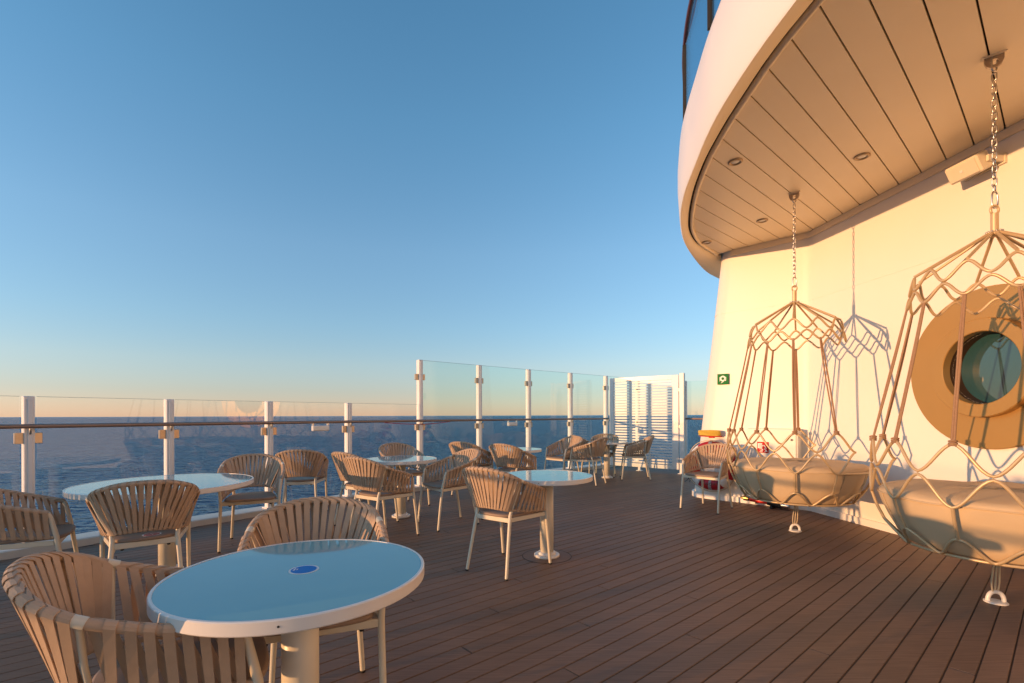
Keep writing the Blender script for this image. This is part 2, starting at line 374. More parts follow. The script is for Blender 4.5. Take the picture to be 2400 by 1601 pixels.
# ------------------------------------------------------------------ railings
def seg_angle(a, b): return math.atan2(b.y - a.y, b.x - a.x)
def railing(root, base, posts, ztop, clamps, hand_z, hand_off=-0.075, skip_first=False, pane_mat='clear_glass'):
    n = len(posts)
    for i, p in enumerate(posts):
        a = posts[max(0, i - 1)]; b = posts[min(n - 1, i + 1)]; rz = seg_angle(a, b)
        if not (skip_first and i == 0):
            mb = MB(); mb.box((p.x, p.y, (ztop + 0.07) / 2), (0.072, 0.092, ztop - 0.07), rz, 0.004)
            q = p + Vector((math.sin(rz), -math.cos(rz))) * 0.0515
            mb.box((q.x, q.y, (ztop + 0.07) / 2 - 0.01), (0.03, 0.014, ztop - 0.10), rz, 0.003)
            mb.box((p.x, p.y, 0.076), (0.12, 0.13, 0.012), rz)
            po = obj('post', mb, 'white_paint', root, base)
            for cz in clamps:
                for s in (-1, 1):
                    mb = MB(); c = p + Vector((math.cos(rz), math.sin(rz))) * s * 0.062 + Vector((-math.sin(rz), math.cos(rz))) * 0.0
                    mb.box((c.x, c.y, cz), (0.062, 0.042, 0.10), rz, 0.004); obj('glass_clamp', mb, 'clamp_metal', po, base)
            mb = MB(); h = p + Vector((math.sin(rz), -math.cos(rz))) * 0.04; h2 = p + Vector((math.sin(rz), -math.cos(rz))) * (-hand_off)
            mb.tube([(h.x, h.y, hand_z - 0.07), (h2.x, h2.y, hand_z - 0.068), (h2.x, h2.y, hand_z - 0.015)], 0.008, 8)
            obj('rail_bracket', mb, 'steel', po, base)
    for i in range(n - 1):
        a, b = posts[i], posts[i + 1]; rz = seg_angle(a, b); L = (b - a).length; m = (a + b) / 2
        mb = MB(); mb.box((m.x, m.y, (ztop - 0.004 + 0.10) / 2), (L - 0.11, 0.014, ztop - 0.104), rz)
        pn = obj('glass_pane', mb, pane_mat, root, base)
        mb = MB(); mb.box((m.x, m.y, ztop - 0.0025), (L - 0.112, 0.0145, 0.003), rz); obj('polished_edge', mb, 'glass_edge', pn, base)
    hp = offset_line(posts, hand_off)
    return hp
b0 = (LOW[0].x, LOW[0].y, 0.07)
r1 = thing('glass_railing', 'low clear glass railing with white posts running along the left deck edge', 'railing', b0)
hp = railing(r1, b0, LOWX[:-1] + [LOW[-1]], 1.44, (1.055,), 1.165)
mb = MB(); mb.tube([(p.x, p.y, 1.165) for p in hp[:-1]] + [(hp[-1].x, hp[-1].y, 1.165)], 0.021, 12); obj('handrail', mb, 'handrail', r1, b0)
b1 = (TALL[0].x, TALL[0].y, 0.07)
r2 = thing('glass_windbreak', 'tall clear glass windbreak with white posts beyond the chairs', 'windbreak', b1)
hp2 = railing(r2, b1, TALL + [far_end], HT, (1.055, 1.90), 1.165, pane_mat='green_glass')
hp2[0] = hp[-1]
mb = MB(); mb.tube([(p.x, p.y, 1.165) for p in hp2], 0.021, 12); obj('handrail', mb, 'handrail', r2, b1)
# two small floodlight boxes under the handrail
def rail_light(p, rz, label):
    b = (p.x, p.y, 1.08); t = thing('rail_light', label, 'light', b, rz, 'lights under the handrail')
    mb = MB(); mb.box((0, 0, 0.0), (0.24, 0.055, 0.075), 0, 0.008); obj('housing', mb, 'white_paint', t)
    mb = MB(); mb.box((0, -0.031, 0.0), (0.21, 0.006, 0.05)); obj('lens_cover', mb, 'lens', t)
    for s in (-1, 1):
        mb = MB(); mb.box((s * 0.11, 0, 0.053), (0.016, 0.03, 0.05)); obj('hanger', mb, 'steel', t)
pa = hp[8] * 0.42 + hp[9] * 0.58; rail_light(pa, seg_angle(LOW[2], LOW[3]), 'small white light box hung below the handrail of the low railing')
pa = hp2[1] * 0.40 + hp2[2] * 0.60; rail_light(pa, seg_angle(TALL[1], TALL[2]), 'small white light box hung below the handrail of the tall windbreak')
mb = MB(); A = hp[-1]; dirL = (hp[-2] - hp[-1]).normalized(); dirR = (hp2[1] - hp2[0]).normalized()
mb.tube(crom([(A.x + dirL.x * 0.75, A.y + dirL.y * 0.75, 1.142), (A.x + dirL.x * 0.4, A.y + dirL.y * 0.4, 1.118), (A.x, A.y - 0.03, 1.105), (A.x + dirR.x * .25, A.y + dirR.y * .25 - .02, 1.115), (A.x + dirR.x * .55, A.y + dirR.y * .55, 1.143)], 5), 0.006, 6)
tag(obj('cable', mb, 'crimson'), 'thin red cable sagging under the handrail at the first tall post', 'cable')

# ------------------------------------------------------------------ slatted screen at the far end
S0 = Vector((2.287, 11.20)); S1 = Vector((3.545, 10.20)); sb = (*((S0 + S1) / 2), 0)
scr = thing('slatted_screen', 'white louvred screen panel standing at the far end of the deck', 'screen', sb)
rz = seg_angle(S0, S1); L = (S1 - S0).length; u_ = (S1 - S0).normalized()
ZB, ZT = 0.085, 2.10
def onscr(t, z, off=0.0): return Vector((*(S0 + u_ * t + Vector((u_.y, -u_.x)) * off), z))
for t, wd in ((0.05, 0.10), (L - 0.07, 0.14)):
    mb = MB(); c = onscr(t, (ZB + ZT) / 2); mb.box(c, (wd, 0.05, ZT - ZB), rz, 0.004); obj('frame_stile', mb, 'white_paint', scr, sb)
for z, hh in ((ZT - 0.045, 0.09), (ZB + 0.04, 0.08)):
    mb = MB(); c = onscr(L / 2 - 0.02, z); mb.box(c, (L - 0.24, 0.046, hh), rz); obj('frame_rail', mb, 'white_paint', scr, sb)
NS = 30; z0, z1 = ZB + 0.085, ZT - 0.095; p_ = (z1 - z0) / NS
for i in range(NS):
    mb = MB(); c = onscr(L / 2 - 0.02, z0 + p_ * (i + 0.5), 0.004); mb.box(c, (L - 0.245, 0.02, p_ - 0.024), rz); obj('slat', mb, 'white_paint', scr, sb)
for t in (0.50, 0.95):
    mb = MB(); c = onscr(t, (ZB + ZT) / 2, -0.022); mb.box(c, (0.05, 0.02, ZT - ZB - 0.1), rz); obj('mullion', mb, 'white_paint', scr, sb)
for t in (0.72,):
    mb = MB(); c = onscr(t, 0.06); mb.box(c, (0.05, 0.04, 0.11), rz); c = onscr(t, 0.006); mb.box(c, (0.12, 0.10, 0.012), rz); obj('foot', mb, 'white_paint', scr, sb)
mb = MB(); c = onscr(L + 0.075, (ZT + 0.04) / 2); mb.box(c, (0.09, 0.09, ZT + 0.02), rz, 0.004); c = onscr(L + 0.075, 0.006); mb.box(c, (0.15, 0.15, 0.012), rz); obj('post', mb, 'white_paint', scr, sb)
for z in (0.25, 1.0, 1.78):
    mb = MB(); c = onscr(L + 0.015, z, 0.01); mb.tube([c - Vector((0, 0, .03)), c + Vector((0, 0, .03))], 0.014, 8); obj('hinge', mb, 'steel', scr, sb)
# glass panel between the screen and the deckhouse
G0 = Vector((3.74, 10.35)); G1 = Vector((5.2, 9.3)); gb = (*G0, 0)
gp = thing('glass_windbreak', 'narrow glass panel between the louvred screen and the deckhouse wall', 'windbreak', gb)
rz2 = seg_angle(G0, G1); mb = MB(); mb.box((G0.x, G0.y, 0.99), (0.06, 0.085, 1.98), rz2, 0.004); po = obj('post', mb, 'white_paint', gp, gb)
m_ = (G0 + G1) / 2
mb = MB(); mb.box((m_.x, m_.y, 1.02), ((G1 - G0).length - 0.1, 0.014, 1.9), rz2); obj('glass_pane', mb, 'green_glass', gp, gb)
mb = MB(); mb.tube([(G0.x - 0.02, G0.y - .07, 1.165), (G0.x + .38, G0.y - .36, 1.165)], 0.021, 10); mb.lathe([(0.0, -.03), (.03, -.012), (.03, .012), (0, .03)], 12, (G0.x + .36, G0.y - .34, 1.13)); obj('handrail', mb, 'handrail', gp, gb)
for cz in (1.055, 1.75):
    mb = MB(); c = G0 + (G1 - G0).normalized() * 0.0 - Vector((0.045, 0.02)); mb.box((c.x, c.y, cz), (0.05, 0.045, 0.11), rz2, 0.004); obj('glass_clamp', mb, 'steel', po, gb)

# ------------------------------------------------------------------ deckhouse: walls, soffit, fascia, upper balustrade
ZC = 3.62
DH = (3.9, 6.2, 0.0)
dh = thing('deckhouse', 'cream white curved deckhouse wall with panelled overhang above the hanging daybeds', 'building', DH)
def wall_profile(t):                      # t = 0 at the deck, 1 at the soffit; plan of the wall from right to left
    ax = 2.70 + (3.03 - 2.70) * t; ay = 7.37 + (7.10 - 7.37) * t
    B = Vector((3.882, 6.235)); A = Vector((ax, ay))
    d1 = (A - B).normalized(); nn = Vector((-d1.y, d1.x)); nn = nn if nn.x > 0 else -nn      # into the house
    pts = [Vector((5.1, -6.0)), Vector((4.72, -2.0)), Vector((4.52, 0.2)), Vector((4.292, 2.5)), Vector((4.0166, 5.0))]
    dd = (B - Vector((4.0166, 5.0))).normalized()
    for k in (-0.08, -0.03): pts.append(B + dd * k)
    for k in (0.03, 0.10): pts.append(B + d1 * k)
    r = 0.26; L1 = (A - B).length
    pts += [B + d1 * (L1 * 0.5), B + d1 * (L1 - r)]
    cc = B + d1 * (L1 - r) + nn * r
    for k in range(1, 9):
        a = math.pi / 2 * k / 8; pts.append(cc - nn * r * math.cos(a) + d1 * r * math.sin(a))
    pts.append(cc + d1 * r + nn * 1.6)
    return pts
mb = MB(); NZ = 10; P = [wall_profile(k / NZ) for k in range(NZ + 1)]; M_ = len(P[0]); vs = []
for k in range(NZ + 1):
    vs += [(p.x, p.y, ZC * k / NZ + (0.03 if k == NZ else 0) - (0.03 if k == 0 else 0)) for p in P[k]]
fs = [(k * M_ + i, (k + 1) * M_ + i, (k + 1) * M_ + i + 1, k * M_ + i + 1) for k in range(NZ) for i in range(M_ - 1) if not (i == 3 and 3 <= k <= 5)]
mb.add(vs, fs, True)
# opening for the porthole: the rest of that wall field, round the hole
wdir = (Vector((4.0166, 5.0)) - Vector((4.292, 2.5))).normalized(); wn_ = Vector((-wdir.y, wdir.x))
PC = Vector((4.292 - 0.2754 * 1.63 / 2.5, 4.13, 1.645)); HR = 0.311
x0_, x1_ = (Vector((4.292, 2.5)) - PC.xy).dot(wdir), (Vector((4.0166, 5.0)) - PC.xy).dot(wdir); y0_, y1_ = ZC * 0.3 - PC.z, ZC * 0.6 - PC.z
angs = sorted([2 * math.pi * k / 48 for k in range(48)] + [math.atan2(b, a) % (2 * math.pi) for a in (x0_, x1_) for b in (y0_, y1_)])
vs = []
for a in angs:
    ca, sa = math.cos(a), math.sin(a); m_ = min((x1_ if ca > 0 else x0_) / ca if abs(ca) > 1e-9 else 1e9, (y1_ if sa > 0 else y0_) / sa if abs(sa) > 1e-9 else 1e9)
    for r in (HR, m_): vs.append((PC.x + wdir.x * r * ca, PC.y + wdir.y * r * ca, PC.z + r * sa))
n_ = len(angs); mb.add(vs, [(2 * i, 2 * ((i + 1) % n_), 2 * ((i + 1) % n_) + 1, 2 * i + 1) for i in range(n_)])
wall = obj('wall', mb, 'wall_paint', dh, DH)
def band(prof_pts, off, z0, z1, bulge=0.0):
    mb = MB(); pp = offset_line(prof_pts, off); n = len(pp); vs = []
    inn = offset_line(prof_pts, 0.0)
    for p, q in zip(pp, inn): vs += [(q.x, q.y, z0), (p.x, p.y, z0), (p.x, p.y, z1), (q.x, q.y, z1)]
    fs = [(i * 4 + a, (i + 1) * 4 + a, (i + 1) * 4 + b, i * 4 + b) for i in range(n - 1) for a, b in ((0, 1), (1, 2), (2, 3))]
    mb.add(vs, [tuple(reversed(f)) for f in fs]); return mb
obj('base_strip', band(wall_profile(0), 0.028, -0.02, 0.075), 'white_paint', dh, DH)
obj('weld_seam', band(wall_profile(0.75), 0.004, 2.73, 2.738), 'wall_paint', dh, DH)
obj('cove_strip', band(wall_profile(1)[:-8], 0.02, ZC - 0.075, ZC - 0.002), 'soffit_panel', dh, DH)
# edge of the overhang in plan (outer lip and inner edge of the panelled ceiling)
OUT = [(2.4, -5.5), (2.25, -3.0), (2.02, -1), (1.84, .5), (1.72, 1.5), (1.64, 2.2), (1.60, 2.7), (1.58, 3.1), (1.59, 3.6), (1.63, 4.0), (1.71, 4.47), (1.80, 4.97), (1.92, 5.43), (2.07, 5.86), (2.32, 6.44), (2.68, 7.07), (3.11, 7.72), (3.45, 8.1), (4.0, 8.6), (4.7, 9.0), (5.6, 9.2)]
INN = [(2.62, -5.5), (2.45, -3.0), (2.22, -1), (2.03, .5), (1.91, 1.5), (1.83, 2.2), (1.79, 2.75), (1.77, 3.0), (1.765, 3.26), (1.777, 3.54), (1.79, 3.82), (1.815, 4.1), (1.85, 4.4), (1.907, 4.715), (1.975, 5.03), (2.075, 5.395), (2.192, 5.76), (2.358, 6.18), (2.625, 6.62), (3.05, 7.08)]
def smooth_plan(pts, per=5): return [Vector((p.x, p.y)) for p in crom([(a, b, 0) for a, b in pts], per)]
OUTS = smooth_plan(OUT); INNS = smooth_plan(INN)
edge_n = [NB.dot(p) for p in INNS]; edge_dd = [DB.dot(p) for p in INNS]
wp = wall_profile(1)[:-8]; wall_n = [NB.dot(p) for p in wp]; wall_d = [DB.dot(p) for p in wp]
sof = MB(); pl = [(p.x, p.y) for p in INNS] + [(p.x + 0.3, p.y + 0.1) for p in reversed(wp)]
sof.prism(pl, ZC + 0.03, ZC + 0.05); soffit = obj('soffit', sof, 'gap_dark', dh, DH)
n0 = -2.86
while n0 < 3.37:
    a = n0 + 0.0055; b = min(n0 + 0.2 - 0.0055, 3.40); K = 7; vs = []
    for z in (ZC, ZC + 0.02):
        for k in range(K + 1):
            n = a + (b - a) * k / K; d0 = interp(n, edge_n, edge_dd) + 0.002; d1 = interp(n, wall_n, wall_d) - 0.012
            d1 = max(d1, d0 + 0.005); vs += [nd(n, d0, z), nd(n, d1, z)]
    m2 = 2 * (K + 1); fs = []
    for k in range(K): fs += [(2 * k, 2 * k + 1, 2 * k + 3, 2 * k + 2), (2 * k, 2 * k + 2, m2 + 2 * k + 2, m2 + 2 * k), (2 * k + 1, m2 + 2 * k + 1, m2 + 2 * k + 3, 2 * k + 3)]
    fs += [(0, m2, m2 + 1, 1), (2 * K, 2 * K + 1, m2 + 2 * K + 1, m2 + 2 * K)]
    mb = MB(); mb.add(vs, [tuple(reversed(f)) for f in fs]); obj('soffit_panel', mb, 'soffit_panel', soffit, DH)
    n0 += 0.2
def sweep_profile(plan, prof, smooth=True):
    """prof: list of (offset outwards, z) swept along the plan line; plan runs near -> far with the sea on the left"""
    rows = [offset_line(plan, o) for o, z in prof]; vs = []; n = len(plan); m = len(prof)
    for i in range(n):
        for k in range(m): vs.append((rows[k][i].x, rows[k][i].y, prof[k][1]))
    mb = MB(); mb.add(vs, [(i * m + k, i * m + k + 1, (i + 1) * m + k + 1, (i + 1) * m + k) for i in range(n - 1) for k in range(m - 1)], smooth); return mb
# moulding along the ceiling edge, dark shadow gap, flat rim and fascia
obj('edge_moulding', sweep_profile(INNS, [(0.0, ZC + 0.03), (0.002, ZC - 0.012), (0.015, ZC - 0.024), (0.032, ZC - 0.02), (0.04, ZC - 0.004), (0.042, ZC + 0.04)]), 'soffit_panel', dh, DH)
gap_o = offset_line(INNS, 0.055)
mb = MB(); q = offset_line(INNS, 0.035); r_ = offset_line(INNS, 0.085); vs = []
for a, b in zip(q, r_): vs += [(a.x, a.y, ZC + 0.012), (b.x, b.y, ZC + 0.012)]
mb.add(vs, [(2 * i, 2 * i + 1, 2 * i + 3, 2 * i + 2) for i in range(len(q) - 1)]); obj('shadow_gap', mb, 'gap_dark', dh, DH)
rim_in = offset_line(INNS, 0.066) + [Vector((3.36, 7.26)), Vector((3.9, 7.6)), Vector((4.6, 7.9)), Vector((5.5, 8.1))]
def resample(pts, n):
    Ls = [0]
    for a, b in zip(pts[:-1], pts[1:]): Ls.append(Ls[-1] + (b - a).length)
    out = []
    for i in range(n):
        s = Ls[-1] * i / (n - 1)
        out.append(Vector((interp(s, Ls, [p.x for p in pts]), interp(s, Ls, [p.y for p in pts]))))
    return out
def by_angle(pts, n=110):                  # same stations along both lines: by distance along the longer coordinate
    return resample(pts, n)
ri, ro = by_angle(rim_in), by_angle(OUTS)
# walk the inner line to the nearest station of the outer line so that the rim stays narrow
ri2 = []
for p in ro:
    best = min(range(len(ri) - 1), key=lambda i: (ri[i] - p).length)
    ri2.append(best)
ri2 = [ri[max(ri2[:i + 1])] for i in range(len(ri2))]
mb = MB(); vs = []
for a, b in zip(ri2, ro): vs += [(a.x, a.y, ZC + 0.03), (a.x, a.y, ZC - 0.012), (b.x, b.y, ZC - 0.05)]
mb.add(vs, [(3 * i + k, 3 * i + k + 1, 3 * i + k + 4, 3 * i + k + 3) for i in range(len(ro) - 1) for k in (0, 1)], True); obj('rim', mb, 'soffit_panel', dh, DH)
FZ = 4.42
obj('fascia', sweep_profile(ro, [(0.0, ZC - 0.05), (0.012, ZC - 0.03), (0.03, ZC + 0.25), (0.03, ZC + 0.45), (0.012, FZ - 0.1), (-0.012, FZ - 0.012), (-0.02, FZ)]), 'white_paint', dh, DH)
obj('coaming', sweep_profile(ro, [(-0.02, FZ), (-0.04, FZ + 0.004), (-0.04, FZ + 0.06), (-0.07, FZ + 0.07), (-0.4, FZ + 0.07)], False), 'soffit_panel', dh, DH)
mb = MB(); vs = []
up = offset_line(ro, -0.3)
mb.prism([(p.x, p.y) for p in up] + [(9, 9.0), (9, -5.5)], FZ - 0.1, FZ + 0.02); obj('upper_deck', mb, 'white_paint', dh, DH)
bal = offset_line(ro, -0.045)
bp_ = [bal[i] for i in range(0, len(bal), 9)]
mb = MB(); mb.tube([(p.x, p.y, 5.40) for p in bal], 0.026, 8); up_rail = obj('upper_handrail', mb, 'dark_wood_rail', dh, DH)
for i in range(len(bp_) - 1):
    a, b = bp_[i], bp_[i + 1]; rz_ = seg_angle(a, b); m_ = (a + b) / 2; L_ = (b - a).length
    mb = MB(); mb.box((m_.x, m_.y, (FZ + 0.08 + 5.37) / 2), (L_ - 0.02, 0.016, 5.37 - FZ - 0.08), rz_); obj('upper_glass_pane', mb, 'blue_glass', dh, DH)
    mb = MB(); mb.box((a.x, a.y, (FZ + 0.07 + 5.38) / 2), (0.03, 0.05, 5.38 - FZ - 0.07), rz_); obj('upper_post', mb, 'gap_dark', dh, DH)
# porthole window in the right wall
def wall2(t, z, off): return Vector((PC.x, PC.y, 0)) + Vector((wdir.x, wdir.y, 0)) * t + Vector((wn_.x, wn_.y, 0)) * off + Vector((0, 0, z))
def disc_lathe(prof, n=72):
    mb = MB(); vs = []
    for r, off in prof:
        for k in range(n): a = 2 * math.pi * k / n; vs.append(wall2(r * math.cos(a), PC.z + r * math.sin(a), off))
    mb.add(vs, [(i * n + k, (i + 1) * n + k, (i + 1) * n + (k + 1) % n, i * n + (k + 1) % n) for i in range(len(prof) - 1) for k in range(n)], False); return mb
port = obj('porthole', disc_lathe([(0.70, -0.03), (0.70, 0.026), (0.694, 0.032), (0.425, 0.032)]), 'gold_disc', dh, DH)
obj('porthole_rim', disc_lathe([(0.425, 0.025), (0.425, 0.10), (0.418, 0.108), (0.318, 0.108), (0.312, 0.102), (0.312, 0.03)]), 'gold_disc', port, DH)
obj('porthole_tunnel', disc_lathe([(0.3112, 0.031), (0.3112, -0.09), (0.300, -0.09)]), 'tunnel_bronze', port, DH)
mb = disc_lathe([(0.311, -0.087), (0.001, -0.087)]); obj('porthole_glass', mb, 'window_glass', port, DH)

# ------------------------------------------------------------------ fittings on the soffit and walls
def downlight(u, v, label):
    x, y = fl(u, v, ZC); t = thing('downlight', label, 'downlight', (x, y, ZC), 0, 'round downlights in the soffit')
    mb = MB(); mb.lathe([(0.040, -0.002), (0.045, -0.013), (0.055, -0.014), (0.064, -0.009), (0.064, 0.004)], 28, caps=False); obj('trim_ring', mb, 'trim_gold', t)
    mb = MB(); mb.lathe([(0.0, -0.010), (0.025, -0.0085), (0.0405, -0.003), (0.041, 0.004)], 24, caps=False); obj('lens', mb, 'lens', t)
downlight(1725.4, 378.6, 'round downlight in the soffit nearest the outer rim, left of the near daybed chain')
downlight(2022.3, 366.0, 'round downlight in the soffit nearest the loudspeaker')
downlight(1788.0, 516.5, 'round downlight in the soffit beside the far daybed chain')
downlight(1657.6, 567.4, 'smallest downlight at the far tip of the soffit')
# loudspeaker under the cove
sp = Vector((3.965, 4.08, 3.37)); spt = thing('loudspeaker', 'cream box loudspeaker tilted on the wall under the soffit', 'loudspeaker', (sp.x, sp.y, sp.z), math.radians(90 + 6))
mb = MB(); mb.box((0, 0, 0), (0.27, 0.13, 0.15), 0, 0.014); R3 = Matrix.Translation((0.06, 0.02, 0)) @ Matrix.Rotation(math.radians(-28), 4, 'X')
mb.transform(R3); obj('cabinet', mb, 'speaker_cream', spt)
mb = MB(); mb.box((0, 0.069, 0), (0.24, 0.010, 0.125), 0, 0.004); mb.transform(R3); obj('grille', mb, 'speaker_cream', spt)
mb = MB(); mb.box((0.0, 0.076, 0), (0.022, 0.005, 0.022)); mb.transform(R3); obj('badge', mb, 'print_white', spt)
mb = MB(); mb.box((-0.088, -0.06, 0.01), (0.02, 0.15, 0.05)); mb.box((0.208, -0.06, 0.01), (0.02, 0.15, 0.05)); mb.box((0.06, -0.14, 0.01), (0.33, 0.02, 0.08)); obj('bracket', mb, 'speaker_cream', spt)

# frame of the left wall face
B1 = Vector((3.88, 6.235)); A1 = Vector((2.80, 7.28)); t1 = (A1 - B1).normalized(); n1_ = Vector((-t1.y, t1.x)); n1_ = n1_ if n1_.y < 0 else -n1_
def wall1_at(u, zz):                       # point of the left wall face on the photo column u
    k = (u - 1200) / FPX; s = (B1.x - k * B1.y) / (k * t1.y - t1.x); return s
def w1(s, z, off): p = B1 + t1 * s + n1_ * off; return Vector((p.x, p.y, z))
rz1 = math.atan2(-t1.y, -t1.x)             # local x points right in the photo, local -y points out of the wall
# fire hose cabinet with red sign
s = wall1_at(1818, 0); cb = w1(s, 0.0, 0.0); cab = thing('hose_cabinet', 'cream wall cabinet behind the far hanging daybed, with a red sign', 'cabinet', (cb.x, cb.y, 0.42), rz1)
mb = MB(); mb.box((0, -0.09, 0.32), (0.62, 0.18, 0.64), 0, 0.008); obj('body', mb, 'wall_paint', cab)
mb = MB(); mb.box((0, -0.187, 0.32), (0.58, 0.012, 0.60), 0, 0.004); door = obj('door', mb, 'wall_paint', cab)
mb = MB(); mb.lathe([(0.0, 0.0), (0.014, 0.0), (0.014, 0.012), (0, 0.016)], 12); mb.transform(Matrix.Translation((0.24, -0.193, 0.5)) @ Matrix.Rotation(math.radians(90), 4, 'X')); obj('latch', mb, 'steel', door)
# signs
def sign_plate(name, label, cat, c, w_, h_, plate_mat, build):
    t = thing(name, label, cat, c, rz1)
    mb = MB(); mb.box((0, -0.003, 0), (w_, 0.005, h_)); obj('plate', mb, plate_mat, t); build(t)
def flat(name, polys, y, material, parent):
    mb = MB()
    for poly in polys:
        n = len(poly); vs = [(x, y, z) for x, z in poly] + [(x, y + 0.0015, z) for x, z in poly]
        mb.add(vs, [tuple(range(n))] + [(i, n + i, n + (i + 1) % n, (i + 1) % n) for i in range(n)])
    return obj(name, mb, material, parent)
def ring_poly(cx, cz, r0, r1, n=20):
    return [[(cx + r0 * math.cos(a0), cz + r0 * math.sin(a0)), (cx + r1 * math.cos(a0), cz + r1 * math.sin(a0)), (cx + r1 * math.cos(a1), cz + r1 * math.sin(a1)), (cx + r0 * math.cos(a1), cz + r0 * math.sin(a1))]
            for a0, a1 in ((2 * math.pi * k / n, 2 * math.pi * (k + 1) / n) for k in range(n))]
def green(t):
    flat('ring_symbol', ring_poly(0, 0.008, 0.021, 0.042), -0.0075, 'print_white', t)
    flat('rope_symbol', [[(-0.03, -0.056), (-0.02, -0.058), (0.016, -0.032), (0.004, -0.028)], [(0.02, -0.02), (0.045, -0.028), (0.048, 0.03), (0.04, 0.03)], [(-0.046, -0.03), (-0.04, -0.034), (-0.036, 0.036), (-0.044, 0.03)]], -0.0075, 'print_white', t)
s = wall1_at(1695.5, 0); z_ = CAMZ + (972 - 889) / FPX * w1(s, 0, 0).y; sign_plate('safety_sign', 'square green sign with a white lifebuoy symbol on the deckhouse wall', 'sign', w1(s, z_, 0.012), 0.158, 0.155, 'green_print', green)
def redsign(t):
    flat('hose_reel_symbol', [[(-0.062, -0.012), (-0.008, -0.012), (-0.008, 0.056), (-0.062, 0.056)]], -0.0075, 'print_white', t)
    flat('reel_line', [[(-0.036, -0.006), (-0.033, -0.006), (-0.033, 0.05), (-0.036, 0.05)], [(-0.02, -0.006), (-0.0175, -0.006), (-0.0175, 0.05), (-0.02, 0.05)]], -0.0088, 'red_print', t)
    flat('nozzle_symbol', [[(-0.008, 0.014), (0.008, 0.018), (0.008, 0.028), (-0.008, 0.026)], [(0.008, 0.03), (0.018, 0.034), (0.05, -0.015), (0.038, -0.02)], [(0.014, -0.018), (0.022, -0.014), (0.058, -0.05), (0.05, -0.06)], [(0.02, -0.056), (0.058, -0.058), (0.054, -0.05), (0.026, -0.046)]], -0.0075, 'print_white', t)
    flat('hose_symbol', [[(-0.04, -0.026), (-0.02, -0.022), (0.0, -0.034), (0.006, -0.026), (-0.016, -0.014), (-0.046, -0.02)], [(-0.034, -0.044), (-0.006, -0.046), (0.006, -0.038), (0.002, -0.032), (-0.03, -0.036)], [(-0.04, -0.06), (0.0, -0.06), (0.0, -0.053), (-0.04, -0.053)]], -0.0075, 'print_white', t)
cp = w1(wall1_at(1818, 0), 0, 0.19); k = (1788 - 1200) / FPX; ss = wall1_at(1818, 0)
for it in range(30):
    q_ = w1(ss, 0, 0.193)
    ss += 0.3 * (q_.x / q_.y - k) * q_.y / 1.2
z_ = CAMZ - (1048.5 - 971.6) / FPX * w1(ss, 0, 0.2).y
sign_plate('fire_sign', 'square red sign with white fire hose symbol on the wall cabinet', 'sign', w1(ss, z_, 0.196), 0.142, 0.145, 'red_print', redsign)
# lifebuoy on the wall behind the lone chair
s = wall1_at(1672, 0); lbz = 0.50; lb_c = w1(s, lbz, 0.075)
lb = thing('lifebuoy', 'red and white lifebuoy hung low on the wall behind the lone chair', 'lifebuoy', lb_c, rz1)
LR, lr = 0.275, 0.085
def torus_arc(a0, a1, n, R=LR, r=lr, m=12):
    mb = MB(); mb.tube([(R * math.cos(a0 + (a1 - a0) * k / n), 0, R * math.sin(a0 + (a1 - a0) * k / n)) for k in range(n + 1)], r, m, flat=1.0); return mb
for k in range(4):
    a = math.pi / 4 + k * math.pi / 2 + math.radians(0)
    obj('red_section', torus_arc(a + 0.23, a + math.pi / 2 - 0.23, 12), 'crimson', lb); obj('white_section', torus_arc(a - 0.23, a + 0.23, 5), 'print_white', lb)
    a2 = a + math.pi / 4; obj('reflective_band', torus_arc(a2 - 0.075, a2 + 0.075, 3, r=lr + 0.002), 'grey_tape', lb)
for i, ch in enumerate('GENOVA'):
    if ch == 'N' and False: continue
    a = -math.pi / 2 + (i - 2.5) * 0.20 - 0.03
    me = text_mesh(ch, 0.062, 'letter'); M4 = Matrix.Translation(((LR - 0.01) * math.cos(a), -lr - 0.003, (LR - 0.01) * math.sin(a))) @ Matrix.Rotation(-(a + math.pi / 2), 4, 'Y') @ Matrix.Rotation(math.radians(90), 4, 'X')
    me.transform(M4); obj('letter', me, 'black_print', lb)
mb = MB(); mb.tube(crom([((LR + lr + 0.014) * math.cos(t) * (1 + 0.04 * math.sin(4 * t)), -0.02, (LR + lr + 0.014) * math.sin(t)) for t in [2 * math.pi * k / 24 for k in range(24)]], 3, True), 0.006, 6, True); obj('grab_line', mb, 'webbing', lb)
mb = MB(); mb.box((0, 0.06, 0.18), (0.40, 0.03, 0.03)); mb.box((0, 0.035, -0.1), (0.03, 0.08, 0.03)); obj('wall_bracket', mb, 'white_paint', lb)
mb = MB(); mb.tube(crom([(-0.33, -0.01, -0.12), (-0.30, -0.02, -0.16), (-0.34, -0.02, -0.22), (-0.40, -0.015, -0.27)], 4), 0.005, 6); mb.tube(crom([(-0.30, -0.02, -0.16), (-0.31, -0.02, -0.22), (-0.325, -0.015, -0.27)], 4), 0.005, 6); obj('cord_tail', mb, 'black_print', lb)
